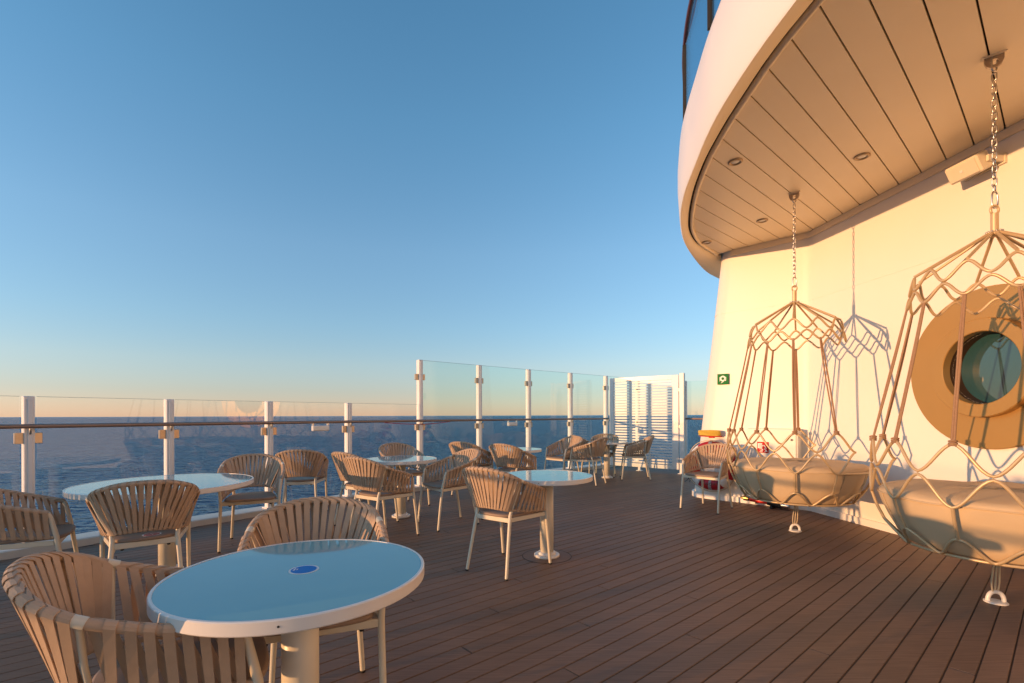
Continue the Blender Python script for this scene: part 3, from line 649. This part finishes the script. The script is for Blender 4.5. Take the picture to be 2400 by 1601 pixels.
# yellow rope coil above the lifebuoy
rc = w1(wall1_at(1668, 0), 0.985, 0.09)
coil = thing('rope_coil', 'coil of yellow floating rope on a hook above the lifebuoy', 'rope', rc, rz1)
for k in range(6):
    mb = MB(); pts = []
    for j in range(30):
        a = 2 * math.pi * j / 30; pts.append((0.155 * math.cos(a) * (1 + 0.02 * math.sin(3 * a + k)), 0.055 * math.sin(a) + 0.004 * math.sin(5 * a + k * 2), -0.035 + 0.0125 * k + 0.004 * math.sin(2 * a + k)))
    mb.tube(pts, 0.0085, 6, True); obj('rope_turn', mb, 'yellow_rope', coil)
mb = MB(); mb.box((0, 0.055, -0.055), (0.30, 0.07, 0.012)); mb.box((0, 0.085, -0.03), (0.08, 0.012, 0.10)); obj('shelf_bracket', mb, 'red_print', coil)
# fire hose nozzle lying along the wall foot
nb = w1(wall1_at(1790, 0), 0.0, 0.17); noz = thing('fire_nozzle', 'red and black fire hose nozzle clipped at the foot of the deckhouse wall', 'nozzle', (nb.x, nb.y, 0), rz1 - 0.05)
def seg_tube(x0, x1, r0, r1, m, name):
    mb = MB(); mb.tube([(x0, 0, 0.10 - 0.075 * (x0 + .25)), (x1, 0, 0.10 - 0.075 * (x1 + .25))], [r0, r1], 14); return obj(name, mb, m, noz)
seg_tube(-0.25, -0.21, 0.016, 0.02, 'brass', 'tip'); seg_tube(-0.21, -0.15, 0.034, 0.034, 'brass', 'brass_collar'); seg_tube(-0.15, -0.13, 0.03, 0.03, 'rubber_black', 'collar_seal')
seg_tube(-0.13, 0.10, 0.034, 0.028, 'red_rubber', 'red_grip'); seg_tube(0.10, 0.27, 0.038, 0.05, 'rubber_black', 'black_body'); seg_tube(0.27, 0.36, 0.046, 0.046, 'steel', 'coupling')
mb = MB(); mb.box((0.16, 0.03, 0.02), (0.03, 0.20, 0.04)); mb.box((-0.05, 0.06, 0.05), (0.02, 0.14, 0.03)); obj('clip', mb, 'rubber_black', noz)

# ------------------------------------------------------------------ tables
def make_table(name, R, c, label, group=None, hole=None):
    HT_ = 0.72; t = thing(name, label, 'table', (c[0], c[1], 0), 0, group)
    mb = MB(); mb.lathe([(0.02, HT_ - 0.040), (R - 0.004, HT_ - 0.040)], 96, caps=False); mb.lathe([(R - 0.004, HT_ - 0.040), (R, HT_ - 0.036)], 96, caps=False)
    mb.lathe([(R, HT_ - 0.036), (R, HT_ - 0.003)], 96, caps=False); mb.lathe([(R, HT_ - 0.003), (R - 0.003, HT_)], 96, caps=False)
    mb.lathe([(R - 0.003, HT_), (R - 0.011, HT_)], 96, caps=False); mb.lathe([(R - 0.011, HT_), (R - 0.0115, HT_ - 0.005), (R - 0.03, HT_ - 0.005)], 96, smooth=False, caps=False)
    obj('rim', mb, 'table_white', t)
    mb = MB(); mb.lathe([(R - 0.0117, HT_ - 0.0035), (R - 0.0117, HT_ - 0.0015), (0.0, HT_ - 0.0015)], 96, smooth=False); obj('glass_top', mb, 'table_glass', t)
    mb = MB(); mb.lathe([(0.06, 0.045), (0.06, HT_ - 0.041)], 36); obj('column', mb, 'table_column', t)
    mb = MB(); mb.lathe([(0.112, 0.001), (0.112, 0.020), (0.106, 0.024), (0.080, 0.024), (0.080, 0.036), (0.076, 0.042), (0.0602, 0.045)], 40, sharp=(2, 3)); obj('base_plate', mb, 'table_white', t)
    if hole is not None:
        mb = MB(); a = hole; p = Vector((R * math.cos(a), R * math.sin(a), HT_ - 0.018)); d = Vector((math.cos(a), math.sin(a), 0)); mb.tube([p - d * 0.002, p + d * 0.0008], 0.0032, 8); obj('screw_hole', mb, 'black_print', t)
    return t
DHT = CAMZ - 0.72
T1 = make_table('cafe_table', 0.42, (-0.730, 1.650), 'round blue glass cafe table in the foreground with an oval blue sticker', 'cafe tables', math.atan2(-1.0, 0.30))
T2 = make_table('cafe_table', 0.615, (-2.776, 3.86), 'largest round table, by the low glass railing at left', 'cafe tables', -2.2)
T4 = make_table('cafe_table', 0.405, (0.305, 4.26), 'round blue topped table beside the centre chair on open deck', 'cafe tables', -1.8)
T5 = make_table('cafe_table', 0.44, (-1.378, 5.94), 'round blue topped table ringed by four chairs near the first tall post', 'cafe tables', -1.2)
T6 = make_table('cafe_table', 0.42, (0.047, 7.586), 'small round table behind two chairs, close to the tall windbreak', 'cafe tables', -1.2)
T7 = make_table('cafe_table', 0.41, (1.884, 9.55), 'farthest cafe table, in front of the white louvred screen', 'cafe tables', -1.2)
def sticker(parent, c, r, z, rz_, m_fill, extra):
    mb = MB(); mb.lathe([(r, z), (r, z + 0.0008), (0.0, z + 0.0008)], 40, (c[0], c[1], 0), False); s0 = obj('sticker', mb, 'print_white', parent)
    mb = MB(); mb.lathe([(r * 0.85, z + 0.0008), (r * 0.85, z + 0.0014), (0.0, z + 0.0014)], 40, (c[0], c[1], 0), False); obj('sticker_face', mb, m_fill, s0)
    for k, (x, y, w_, h_) in enumerate(extra):
        mb = MB(); mb.box((0, 0, z + 0.0019), (w_, h_, 0.0006)); mb.transform(Matrix.Translation((c[0], c[1], 0)) @ Matrix.Rotation(rz_, 4, 'Z') @ Matrix.Translation((x, y, 0))); obj('sticker_mark', mb, 'print_white', s0)
sx, sy = fl(711, 1334.5, 0.72)
sticker(T1, (sx + 0.730, sy - 1.650), 0.049, 0.7186, 0.1, 'blue_print', [(-0.031, 0.0, 0.005, 0.024), (-0.022, 0.0, 0.003, 0.014)])
# deck plate let into the boards under the centre table
mb = MB(); mb.lathe([(0.213, 0.0012), (0.212, 0.0022), (0.0, 0.0022)], 56, (0.305, 4.26, 0), False); obj('deck_insert', mb, 'deck_plank', deck)
mb = MB(); mb.lathe([(0.2185, 0.0006), (0.2185, 0.0024), (0.2129, 0.0024), (0.2129, 0.0006)], 56, (0.305, 4.26, 0), False); obj('insert_joint', mb, 'caulk', deck)

# ------------------------------------------------------------------ woven strap armchairs
HU = [(.262, .175, .632), (.278, .05, .672), (.282, -.07, .708), (.274, -.18, .748), (.237, -.265, .792), (.130, -.326, .828), (0, -.347, .838)]
HL = [(.243, .205, .470), (.232, .09, .480), (.212, -.04, .494), (.176, -.165, .512), (.145, -.215, .522), (.075, -.240, .530), (0, -.246, .533)]
def full(h): return [Vector(p) for p in h] + [Vector((-p[0], p[1], p[2])) for p in reversed(h[:-1])]
PER = 12; UP = crom(full(HU), PER); LP = crom(full(HL), PER)
def at(poly, t):
    x = max(0, min(12, t)) * PER; i = min(int(x), len(poly) - 2); f = x - i; return poly[i] * (1 - f) + poly[i + 1] * f
def tang(poly, t): return (at(poly, min(12, t + 0.05)) - at(poly, max(0, t - 0.05))).normalized()
def strap_mesh(t0, dt, wu, wl):
    """one webbing loop: down the outside, round the lower rail, up the inside and over the top rail"""
    rows = []
    def out_n(T): return Vector((T.y, -T.x, 0)).normalized()
    ru, rl, th = 0.0172, 0.0135, 0.0012
    def ring(poly, t, r, ang):
        T = tang(poly, t); n = -out_n(T); n = n if n.dot(Vector((at(poly, t).x, at(poly, t).y + 0.02, 0))) > 0 else -n
        return at(poly, t), T, n, (n * math.cos(ang) + Vector((0, 0, 1)) * math.sin(ang))
    path = []
    for k in range(4): path.append((UP, t0 + dt * 0.06 * k, ru, math.radians(90 - 30 * k), wu))        # over the top to the outside
    for k in (1, 2, 3):                                                                                # outer run
        path.append(('mix', t0 + 0.2 * dt, t0 + dt, k / 4, 0.0, +1))
    for k in range(5): path.append((LP, t0 + dt + dt * 0.05 * k, rl, math.radians(-45 * k), wl))       # under the lower rail
    for k in (1, 2, 3): path.append(('mix', t0 + 2 * dt, t0 + dt * 1.2, 1 - k / 4, 0.0, -1))           # inner run
    for k in range(3): path.append((UP, t0 + 2 * dt - 0.6 * dt * k, ru, math.radians(180 - 30 * k), wu))
    for e in path:
        if e[0] == 'mix':
            _, tu, tl, f, _, sgn = e
            pu, Tu, nu, _ = ring(UP, tu, ru, 0); plw, Tl, nl, _ = ring(LP, tl, rl, 0)
            p = (pu + nu * ru * sgn) * (1 - f) + (plw + nl * rl * sgn) * f
            T = (Tu * (1 - f) + Tl * f).normalized(); w_ = wu * (1 - f) + wl * f
            n = (nu * (1 - f) + nl * f).normalized() * sgn
            n = (n - T * n.dot(T)).normalized()
        else:
            poly, t, r, ang, w_ = e; c, T, n0_, rad = ring(poly, t, r, ang); p = c + rad * r; n = rad
        rows.append([p - T * w_ / 2 + n * th, p + T * w_ / 2 + n * th, p + T * w_ / 2 - n * th, p - T * w_ / 2 - n * th])
    mb = MB(); m = len(rows); vs = [q for r in rows for q in r]
    mb.add(vs, [(i * 4 + k, i * 4 + (k + 1) % 4, ((i + 1) % m) * 4 + (k + 1) % 4, ((i + 1) % m) * 4 + k) for i in range(m) for k in range(4)], False)
    return mb
def make_chair():
    t = thing('armchair', 'x', 'chair', (0, 0, 0), 0, 'strap back armchairs')
    mb = MB(); mb.tube(UP, 0.0150, 8); tr_ = obj('top_rail', mb, 'strap_b', t)
    for tc_ in (3.0, 9.0):
        mb = MB(); mb.tube([at(UP, tc_ + d_) for d_ in (-.16, -.05, .05, .16)], 0.0162, 10); obj('rail_sleeve', mb, 'frame_cream', tr_)
    mb = MB(); mb.tube(LP, 0.0115, 8); obj('lower_rail', mb, 'strap_b', t)
    for s in (1, -1):
        mb = MB(); mb.tube([(s * .20, -.27, 0.006), (s * .183, -.222, .25), (s * .168, -.178, .465), (s * .172, -.168, .505)], [0.0125, .0135, .0145, .013], 10)
        mb.tube([(s * .172, -.168, .50), (s * .225, -.176, .62), (s * .272, -.18, .745)], 0.0085, 8)
        lg = obj('rear_leg', mb, 'frame_cream', t)
        mb = MB(); mb.tube([(s * .2003, -.2705, 0.0), (s * .1995, -.269, .012)], 0.0135, 10); obj('foot_cap', mb, 'rubber_black', lg)
        mb = MB(); mb.tube([(s * .25, .27, 0.006), (s * .246, .242, .25), (s * .243, .215, .44), (s * .245, .212, .475), (s * .258, .185, .60), (s * .262, .172, .634)], [0.0125, .0135, .0145, .0145, .0135, .0135], 10)
        lg = obj('front_leg', mb, 'frame_cream', t)
        mb = MB(); mb.tube([(s * .2502, .2704, 0.0), (s * .2498, .2688, .012)], 0.0135, 10); obj('foot_cap', mb, 'rubber_black', lg)
    mb = MB()
    def bar(a, b, h, w_):
        a, b = Vector(a), Vector(b); d = b - a; mb.box((a + b) / 2, (d.length, w_, h), math.atan2(d.y, d.x), 0.003)
    bar((-.235, .216, .433), (.235, .216, .433), .034, .016); bar((-.16, -.185, .433), (.16, -.185, .433), .036, .016)
    bar((.238, .20, .434), (.170, -.172, .434), .032, .014); bar((-.238, .20, .434), (-.170, -.172, .434), .032, .014)
    for s in (1, -1):
        mb.add([(s * .150, -.1845, .416), (s * .172, -.188, .416), (s * .1805, -.2105, .34), (s * .172, -.2075, .36), (s * .150, -.1765, .416), (s * .172, -.179, .416), (s * .1805, -.2035, .34), (s * .172, -.1995, .36)], [(0, 1, 2, 3), (7, 6, 5, 4), (0, 3, 7, 4), (0, 4, 5, 1)])
    obj('seat_frame', mb, 'frame_cream', t)
    for x, y in ((.17, .20), (-.17, .20), (.12, -.17), (-.12, -.17)):
        mb = MB(); mb.lathe([(.009, .402), (.011, .418)], 8, (x, y, 0)); obj('stacking_pad', mb, 'rubber_black', t)
    # seat pad: rounded shield shape
    outl = crom([(0, .262, 0), (.12, .255, 0), (.205, .225, 0), (.218, .14, 0), (.20, 0, 0), (.168, -.14, 0), (.10, -.192, 0), (0, -.202, 0), (-.10, -.192, 0), (-.168, -.14, 0), (-.20, 0, 0), (-.218, .14, 0), (-.205, .225, 0), (-.12, .255, 0)], 3, True)
    mb = MB(); n = len(outl); lev = [(0.955, .450), (0.99, .453), (1.0, .461), (0.99, .470), (0.95, .475), (0.6, .472)]; vs = []
    for k, z in lev: vs += [Vector((p.x * k, .02 + (p.y - .02) * k, z)) for p in outl]
    fs = [(i * n + j, i * n + (j + 1) % n, (i + 1) * n + (j + 1) % n, (i + 1) * n + j) for i in range(len(lev) - 1) for j in range(n)]
    mb.add(vs, [tuple(reversed(f)) if False else f for f in fs], True); mb.add(vs[-n:], [tuple(range(n))]); mb.add(vs[:n], [tuple(range(n - 1, -1, -1))])
    mb.f = [tuple(reversed(f)) for f in mb.f]
    obj('seat', mb, 'seat_pad', t)
    k = 0
    for i in range(8):
        for side in (0, 1):
            tt = 0.08 + i * 0.325 + random.uniform(-.02, .02); w_ = 0.0265 * random.uniform(.94, 1.05)
            t0, dt = (tt, 0.22) if not side else (12 - tt, -0.22)
            obj('strap', strap_mesh(t0, dt, w_, w_ * 0.9), 'strap' if (i + side) % 3 else 'strap_b', t)
    for i in range(17):
        tt = 3.20 + i * (8.36 - 3.20) / 16 + random.uniform(-.02, .02)
        w_ = 0.0275 * random.uniform(.93, 1.07); obj('strap', strap_mesh(tt - 0.02, 0.25, w_, w_ * 0.72), 'strap' if i % 3 else 'strap_b', t)
    return t
CHAIRS = [  # x, y, heading x, heading y, label
 (-0.045, 3.966, .600, .800, 'strap chair standing alone at the centre of the deck, back to the camera'),
 (-1.06, 1.50, .840, .544, 'nearest strap chair, cut off at the lower left, tucked under the foreground table'),
 (-0.825, 2.02, .352, -.936, 'strap chair facing the camera from behind the foreground table'),
 (-2.475, 3.247, -.593, .805, 'strap chair with a red round sticker on its seat, at the largest table'),
 (-3.265, 3.19, .824, .567, 'strap chair cut by the left edge, by the low railing'),
 (-2.571, 4.74, .424, -.906, 'strap chair at the right end of the largest table, facing the camera'),
 (-2.62, 6.01, -.250, .970, 'strap chair turned to the railing, behind the one ending the largest table'),
 (-1.71, 5.58, .570, .820, 'strap chair half hidden behind another, left of the table near the first tall post'),
 (-1.347, 4.947, .565, .825, 'strap chair with its back lit, nearest the camera at the four chair table'),
 (-1.52, 6.74, .620, -.780, 'strap chair on the railing side of the four chair table'),
 (-0.73, 5.537, -.806, -.590, 'strap chair facing left, on the right side of the four chair table'),
 (-0.635, 7.61, .500, .870, 'left strap chair of the two in front of the small table by the windbreak'),
 (0.026, 7.05, .585, .810, 'right strap chair of the two in front of the small table by the windbreak'),
 (0.953, 8.975, -.780, -.620, 'strap chair facing left, leftmost of the far group before the louvred screen'),
 (1.55, 9.75, .850, .250, 'darkest strap chair, wedged between two others in the far group'),
 (1.37, 8.74, -.810, .580, 'nearest strap chair of the far group, beside the farthest table'),
 (1.888, 9.92, -.340, -.940, 'strap chair behind the farthest table, by the left post of the louvred screen'),
 (2.418, 9.43, -.986, .166, 'strap chair in front of the louvred screen, right of the farthest table'),
 (2.605, 6.38, -.733, -.680, 'lone strap chair in front of the lifebuoy, beside the far hanging daybed')]
protos = [make_chair() for _ in range(3)]; index_kids()
for i, (x, y, hx, hy, lab) in enumerate(CHAIRS):
    c = protos[i] if i < 3 else copy_tree(protos[i % 3])
    c.location = (x, y, 0); c.rotation_euler = (0, 0, math.atan2(-hx, hy)); c['label'] = lab
    if i == 3:
        sticker(c, (0.03, -0.125), 0.052, 0.4735, 0.3, 'crimson', [(0, 0, 0.075, 0.004), (0, 0, 0.004, 0.05)])

# ------------------------------------------------------------------ hanging daybeds
def hanging_daybed(ax, ph, label, chain_label, eye_label, anchor_label, tether_label):
    X, Y = ax; t = thing('hanging_daybed', label, 'hanging daybed', (X, Y, 0), 0, 'hanging daybeds under the soffit')
    bx = 0.02
    def P(th, R, z, dx=0.0): a = math.radians(th); return Vector((dx + R * math.cos(a), R * math.sin(a), z))
    TR = 0.0098
    mb = MB(); mb.tube([(0, 0, 2.435), (0, 0, 2.575)], 0.021, 14); mb.lathe([(0.0, 2.425), (0.045, 2.428), (0.045, 2.446), (0.022, 2.452)], 20); hub = obj('hub', mb, 'bronze_tube', t)
    mb = MB(); mb.tube([(0.026 * math.cos(a), 0, 2.598 + 0.030 * math.sin(a)) for a in [2 * math.pi * k / 18 for k in range(18)]], 0.0075, 8, True); obj('lifting_eye', mb, 'bronze_tube', hub)
    PK = (0.412, 2.205); QV = (0.437, 2.105); RK = (0.452, 1.992); JK = (0.665, 1.07); AV = (0.682, 0.893); BK = (0.675, 0.690); CK = (0.60, 0.492); DV = (0.50, 0.362)
    for k in range(12):
        th = ph + 30 * k; mb = MB(); p = P(th, *PK)
        mb.tube([P(th, 0.035, 2.442), P(th, 0.30, 2.284), p + Vector((0, 0, 0.012))], TR, 8); sp_ = obj('spoke', mb, 'bronze_tube', t)
        mb = MB(); b_ = P(th, 0.04, 2.452); mb.lathe([(0.006, -0.006), (0.006, 0.005), (0, 0.008)], 8, b_); obj('bolt', mb, 'steel', sp_)
    def wave(pk, vl, k0, k1, closed, dx, name):
        pts = []; n = 12 if closed else None
        seq = []
        for k in range(k0, k1 + 1):
            seq.append((ph + 30 * k, *pk)); seq.append((ph + 30 * k + 15, *vl))
        if not closed: seq = seq[:-1]
        m = len(seq); fine = []
        for i in range(m if closed else m - 1):
            a = seq[i]; b = seq[(i + 1) % m]; tb = b[0] if b[0] > a[0] else b[0] + 360
            for q in range(8):
                f = q / 8; g = f + 0.075 * math.sin(2 * math.pi * f) * -1.0
                s = 0.5 - 0.5 * math.cos(math.pi * f); s = 0.85 * s + 0.15 * f
                fine.append(P(a[0] + (tb - a[0]) * f, a[1] + (b[1] - a[1]) * s, a[2] + (b[2] - a[2]) * s, dx))
        if not closed: fine.append(P(*seq[-1], dx))
        mb = MB(); mb.tube(fine, TR, 8, closed); return obj(name, mb, 'bronze_tube', t)
    wave(PK, QV, 0, 11, True, 0, 'canopy_wave')
    # lower canopy wave touches the valleys of the upper one: shifted by half a step
    ph_save = ph
    def wave_shift(pk, vl, closed, name, kk=(0, 11), dx=0.0):
        seq = []
        for k in range(kk[0], kk[1] + 1):
            seq.append((ph + 30 * k + 15, *pk)); seq.append((ph + 30 * k + 30, *vl))
        m = len(seq); fine = []
        for i in range(m if closed else m - 1):
            a = seq[i]; b = seq[(i + 1) % m]; tb = b[0] if b[0] > a[0] else b[0] + 360
            for q in range(8):
                f = q / 8; s = 0.5 - 0.5 * math.cos(math.pi * f); s = 0.85 * s + 0.15 * f
                fine.append(P(a[0] + (tb - a[0]) * f, a[1] + (b[1] - a[1]) * s, a[2] + (b[2] - a[2]) * s, dx))
        if not closed: fine.append(P(*seq[-1], dx))
        mb = MB(); mb.tube(fine, TR, 8, closed); return obj(name, mb, 'bronze_tube', t)
    wave_shift((QV[0], QV[1] - 0.019), RK, True, 'canopy_wave')
    # basket: eight arched bays, open on one side
    seq = [(ph - 15, AV[0], AV[1])]
    for k in range(8): seq += [(ph + 30 * k, *JK), (ph + 30 * k + 15, *AV)]
    def run(seq, name):
        fine = []
        for a, b in zip(seq[:-1], seq[1:]):
            for q in range(8):
                f = q / 8; s = 0.5 - 0.5 * math.cos(math.pi * f); s = 0.82 * s + 0.18 * f
                fine.append(P(a[0] + (b[0] - a[0]) * f, a[1] + (b[1] - a[1]) * s, a[2] + (b[2] - a[2]) * s, bx))
        fine.append(P(*seq[-1], bx)); mb = MB(); mb.tube(fine, TR, 8); return obj(name, mb, 'bronze_tube', t)
    run(seq, 'basket_wave')
    seq = [(ph - 15, AV[0], AV[1] - 0.0)]
    for k in range(8): seq += [(ph + 30 * k, *BK), (ph + 30 * k + 15, AV[0], AV[1] - (0.02 if k < 7 else 0.0))]
    run(seq, 'basket_wave')
    mb = MB(); mb.tube([P(ph + 210 + (120 + 30) * f / 16 * 1.0, 0.675, 0.690, bx) for f in range(17)], TR, 8); obj('entry_hoop', mb, 'bronze_tube', t)
    for k in range(12):
        th = ph + 30 * k; mb = MB(); mb.tube([P(th, BK[0], BK[1], bx), P(th, 0.648, 0.60, bx), P(th, CK[0], CK[1], bx)], TR, 8); obj('basket_strut', mb, 'bronze_tube', t)
    seq = []
    for k in range(12): seq += [(ph + 30 * k, *CK), (ph + 30 * k + 15, *DV)]
    seq.append((ph + 360, *CK)); run(seq, 'basket_wave')
    mb = MB()
    mb.tube([P(ph + 15 + a, 0.495, 0.362, bx) for a in range(0, 360, 12)], TR * 0.9, 8, True); lower = obj('bottom_hoop', mb, 'bronze_tube', t)
    for k in range(3):
        mb = MB(); a = ph + 15 + 60 * k; mb.tube([P(a, 0.495, 0.36, bx), P(a, 0.25, 0.338, bx), P(a, 0.0, 0.334, bx), P(a + 180, 0.25, 0.338, bx), P(a + 180, 0.495, 0.36, bx)], TR * 0.9, 8); obj('bottom_bar', mb, 'bronze_tube', lower)
    # upholstered drum
    mb = MB(); prof = [(0.0, 0.352), (0.30, 0.354), (0.46, 0.364), (0.492, 0.382), (0.525, 0.44), (0.572, 0.53), (0.61, 0.62), (0.628, 0.675), (0.632, 0.70), (0.618, 0.722), (0.585, 0.737), (0.50, 0.745), (0.30, 0.752), (0.0, 0.754)]
    n = 96; vs = []
    for r, z in prof:
        for k in range(n):
            a = 2 * math.pi * k / n; th = math.degrees(a)
            f = 1 + 0.004 * math.sin(3 * a + 1) + (0.006 * math.sin(12 * (a - math.radians(ph)) + 1.57) if 0.4 < z < 0.7 else 0)
            zz = z + (0.006 * math.sin(5 * a + r * 9) * (1 if z > 0.7 else 0) + 0.004 * math.sin(9 * a + 2 - r * 14) * (1 if z > 0.7 else 0))
            vs.append((bx + r * f * math.cos(a), r * f * math.sin(a), zz))
    mb.add(vs, [(i * n + k, i * n + (k + 1) % n, (i + 1) * n + (k + 1) % n, (i + 1) * n + k) for i in range(len(prof) - 1) for k in range(n)], True)
    cu = obj('cushion', mb, 'cushion', t)
    mb = MB(); mb.tube([(bx + 0.6385 * math.cos(a), 0.6385 * math.sin(a), 0.694 + 0.003 * math.sin(7 * a)) for a in [2 * math.pi * k / 72 for k in range(72)]], 0.0045, 6, True); obj('piping', mb, 'cushion', cu)
    for k in range(4):
        a = math.radians(ph + 40 + 90 * k); mb = MB(); mb.tube([(bx + r * 1.004 * math.cos(a), r * 1.004 * math.sin(a), z) for r, z in prof[3:9]], 0.003, 6); obj('seam', mb, 'cushion', cu)
    # ropes: pairs of cords from the canopy valleys to the basket joints
    for k in range(8):
        th = ph + 30 * k; top = P(th, *RK); bot = P(th, JK[0], JK[1] + 0.004, bx); side = Vector((-math.sin(math.radians(th)), math.cos(math.radians(th)), 0)); m1 = MB()
        for s in (-1, 1):
            sag = Vector((random.uniform(-.006, .006), random.uniform(-.006, .006), 0)) * 0.6
            pts = [top + side * 0.004 * s + Vector((0, 0, .012)), (top * 2 + bot) / 3 + side * 0.0075 * s + sag, (top + bot * 2) / 3 + side * 0.007 * s + sag, bot + side * 0.006 * s]
            m1.tube(crom(pts, 4), 0.0072, 6)
        ro_ = obj('rope', m1, 'rope', t)
        m2 = MB()
        for q in range(3): c = bot + Vector((0, 0, 0.014 - 0.013 * q)); m2.tube([c + Vector((0.0185 * math.cos(a), 0.0185 * math.sin(a), 0.002 * math.sin(a * 2))) for a in [2 * math.pi * j / 12 for j in range(12)]], 0.0062, 6, True)
        obj('knot', m2, 'rope', ro_)
    # chain from the soffit
    ch = thing('chain', chain_label, 'chain', (X, Y, 2.62), 0, 'steel chains carrying the daybeds')
    top_z = ZC - 0.10; z = 2.655
    mb = MB(); pr = [(0.0, -0.02), (0.018, -0.008), (0.022, 0.03), (0.016, 0.075), (0.0, 0.088), (-0.014, 0.075), (-0.017, 0.03), (-0.014, -0.008)]
    mb.tube(crom([(x, 0, 2.632 + zz - 2.62) for x, zz in pr], 3, True), 0.0055, 7, True); obj('carabiner', mb, 'steel', ch)
    lm = MB(); hl, hw = 0.026, 0.0125; pts = [(hw * math.cos(a), 0, (hl - hw) * (1 if math.sin(a) >= 0 else -1) + hw * math.sin(a)) for a in [2 * math.pi * (j + .5) / 16 for j in range(16)]]
    lm.tube(pts, 0.0042, 6, True); lme = lm.mesh('link'); zz = 2.632 + 0.088 + 0.02; i = 0
    while zz < top_z - 0.02:
        l = obj('link', lme, 'steel', ch); l.location = (random.uniform(-.001, .001), 0, zz - 2.62); l.rotation_euler = (0, 0, (i % 2) * math.pi / 2 + 0.35 + random.uniform(-.15, .15)); zz += 0.0435; i += 1
    mb = MB(); mb.tube(crom([(x, 0, zz - 2.62 + 0.075 - q * 0.9) for x, q in pr], 3, True), 0.0055, 7, True); obj('carabiner', mb, 'steel', ch)
    ey = thing('ceiling_eye', eye_label, 'eye plate', (X, Y, ZC), math.radians(-40), 'eye plates in the soffit')
    mb = MB(); poly = [(-0.048, 0.0), (0.048, 0.0), (0.048, -0.035), (0.036, -0.066), (0.014, -0.082), (-0.014, -0.082), (-0.036, -0.066), (-0.048, -0.035)]
    hole = [(0.022 * math.cos(a), -0.045 + 0.019 * math.sin(a)) for a in [math.radians(112.5 - 45 * j + 22.5) for j in range(8)]]
    vs = []; 
    for yy in (-0.012, 0.012): vs += [(x, yy, q) for x, q in poly] + [(x, yy, q) for x, q in hole]
    fs = []
    for j in range(8):
        k2 = (j + 1) % 8; fs += [(j, k2, 8 + k2, 8 + j), (16 + j, 24 + j, 24 + k2, 16 + k2), (j, 16 + j, 16 + k2, k2), (8 + j, 8 + k2, 24 + k2, 24 + j)]
    mb.add(vs, fs); obj('plate', mb, 'clamp_metal', ey); mb = MB(); mb.box((0, 0, -0.004), (0.12, 0.05, 0.008)); obj('foot', mb, 'soffit_panel', ey)
    # deck eye and tether
    an = thing('deck_eye', anchor_label, 'deck eye', (X, Y, 0), math.radians(-20), 'deck eyes below the daybeds')
    mb = MB(); mb.lathe([(0.0, 0.001), (0.062, 0.001), (0.062, 0.008), (0.05, 0.012), (0.0, 0.012)], 24); obj('base_plate', mb, 'table_white', an)
    mb = MB(); mb.tube(crom([(-0.042, 0, 0.008), (-0.04, 0, 0.035), (-0.026, 0, 0.062), (0, 0, 0.072), (0.026, 0, 0.062), (0.04, 0, 0.035), (0.042, 0, 0.008)], 4), 0.013, 10); obj('ring', mb, 'table_white', an)
    te = thing('tether', tether_label, 'tether', (X, Y, 0.06), 0, 'tether cords below the daybeds')
    for k in range(3):
        mb = MB(); o_ = (k - 1) * 0.012; mb.tube(crom([(bx + o_ * .6, 0.004 * k, 0.34 - 0.06), (bx * .6 + o_ * 1.6, 0.006, 0.24 - 0.06), (o_ * 2.1, 0.002, 0.13 - 0.06), (o_ * 1.2 - 0.004, 0.0, 0.062 - 0.06)], 5), 0.0055, 6); obj('cord', mb, 'webbing', te)
    return t
hanging_daybed(fl(1863, 1245), 58, 'hanging basket daybed farther from the camera, beside the lone chair', 'steel chain holding the farther hanging daybed', 'steel eye plate above the farther hanging daybed', 'white deck eye under the farther hanging daybed', 'cord tying the farther hanging daybed to the deck')
hanging_daybed(fl(2332.6, 1412.5), 118, 'hanging basket daybed nearer the camera, in front of the round porthole', 'steel chain holding the nearer hanging daybed', 'steel eye plate above the nearer hanging daybed', 'white deck eye under the nearer hanging daybed', 'cord tying the nearer hanging daybed to the deck')
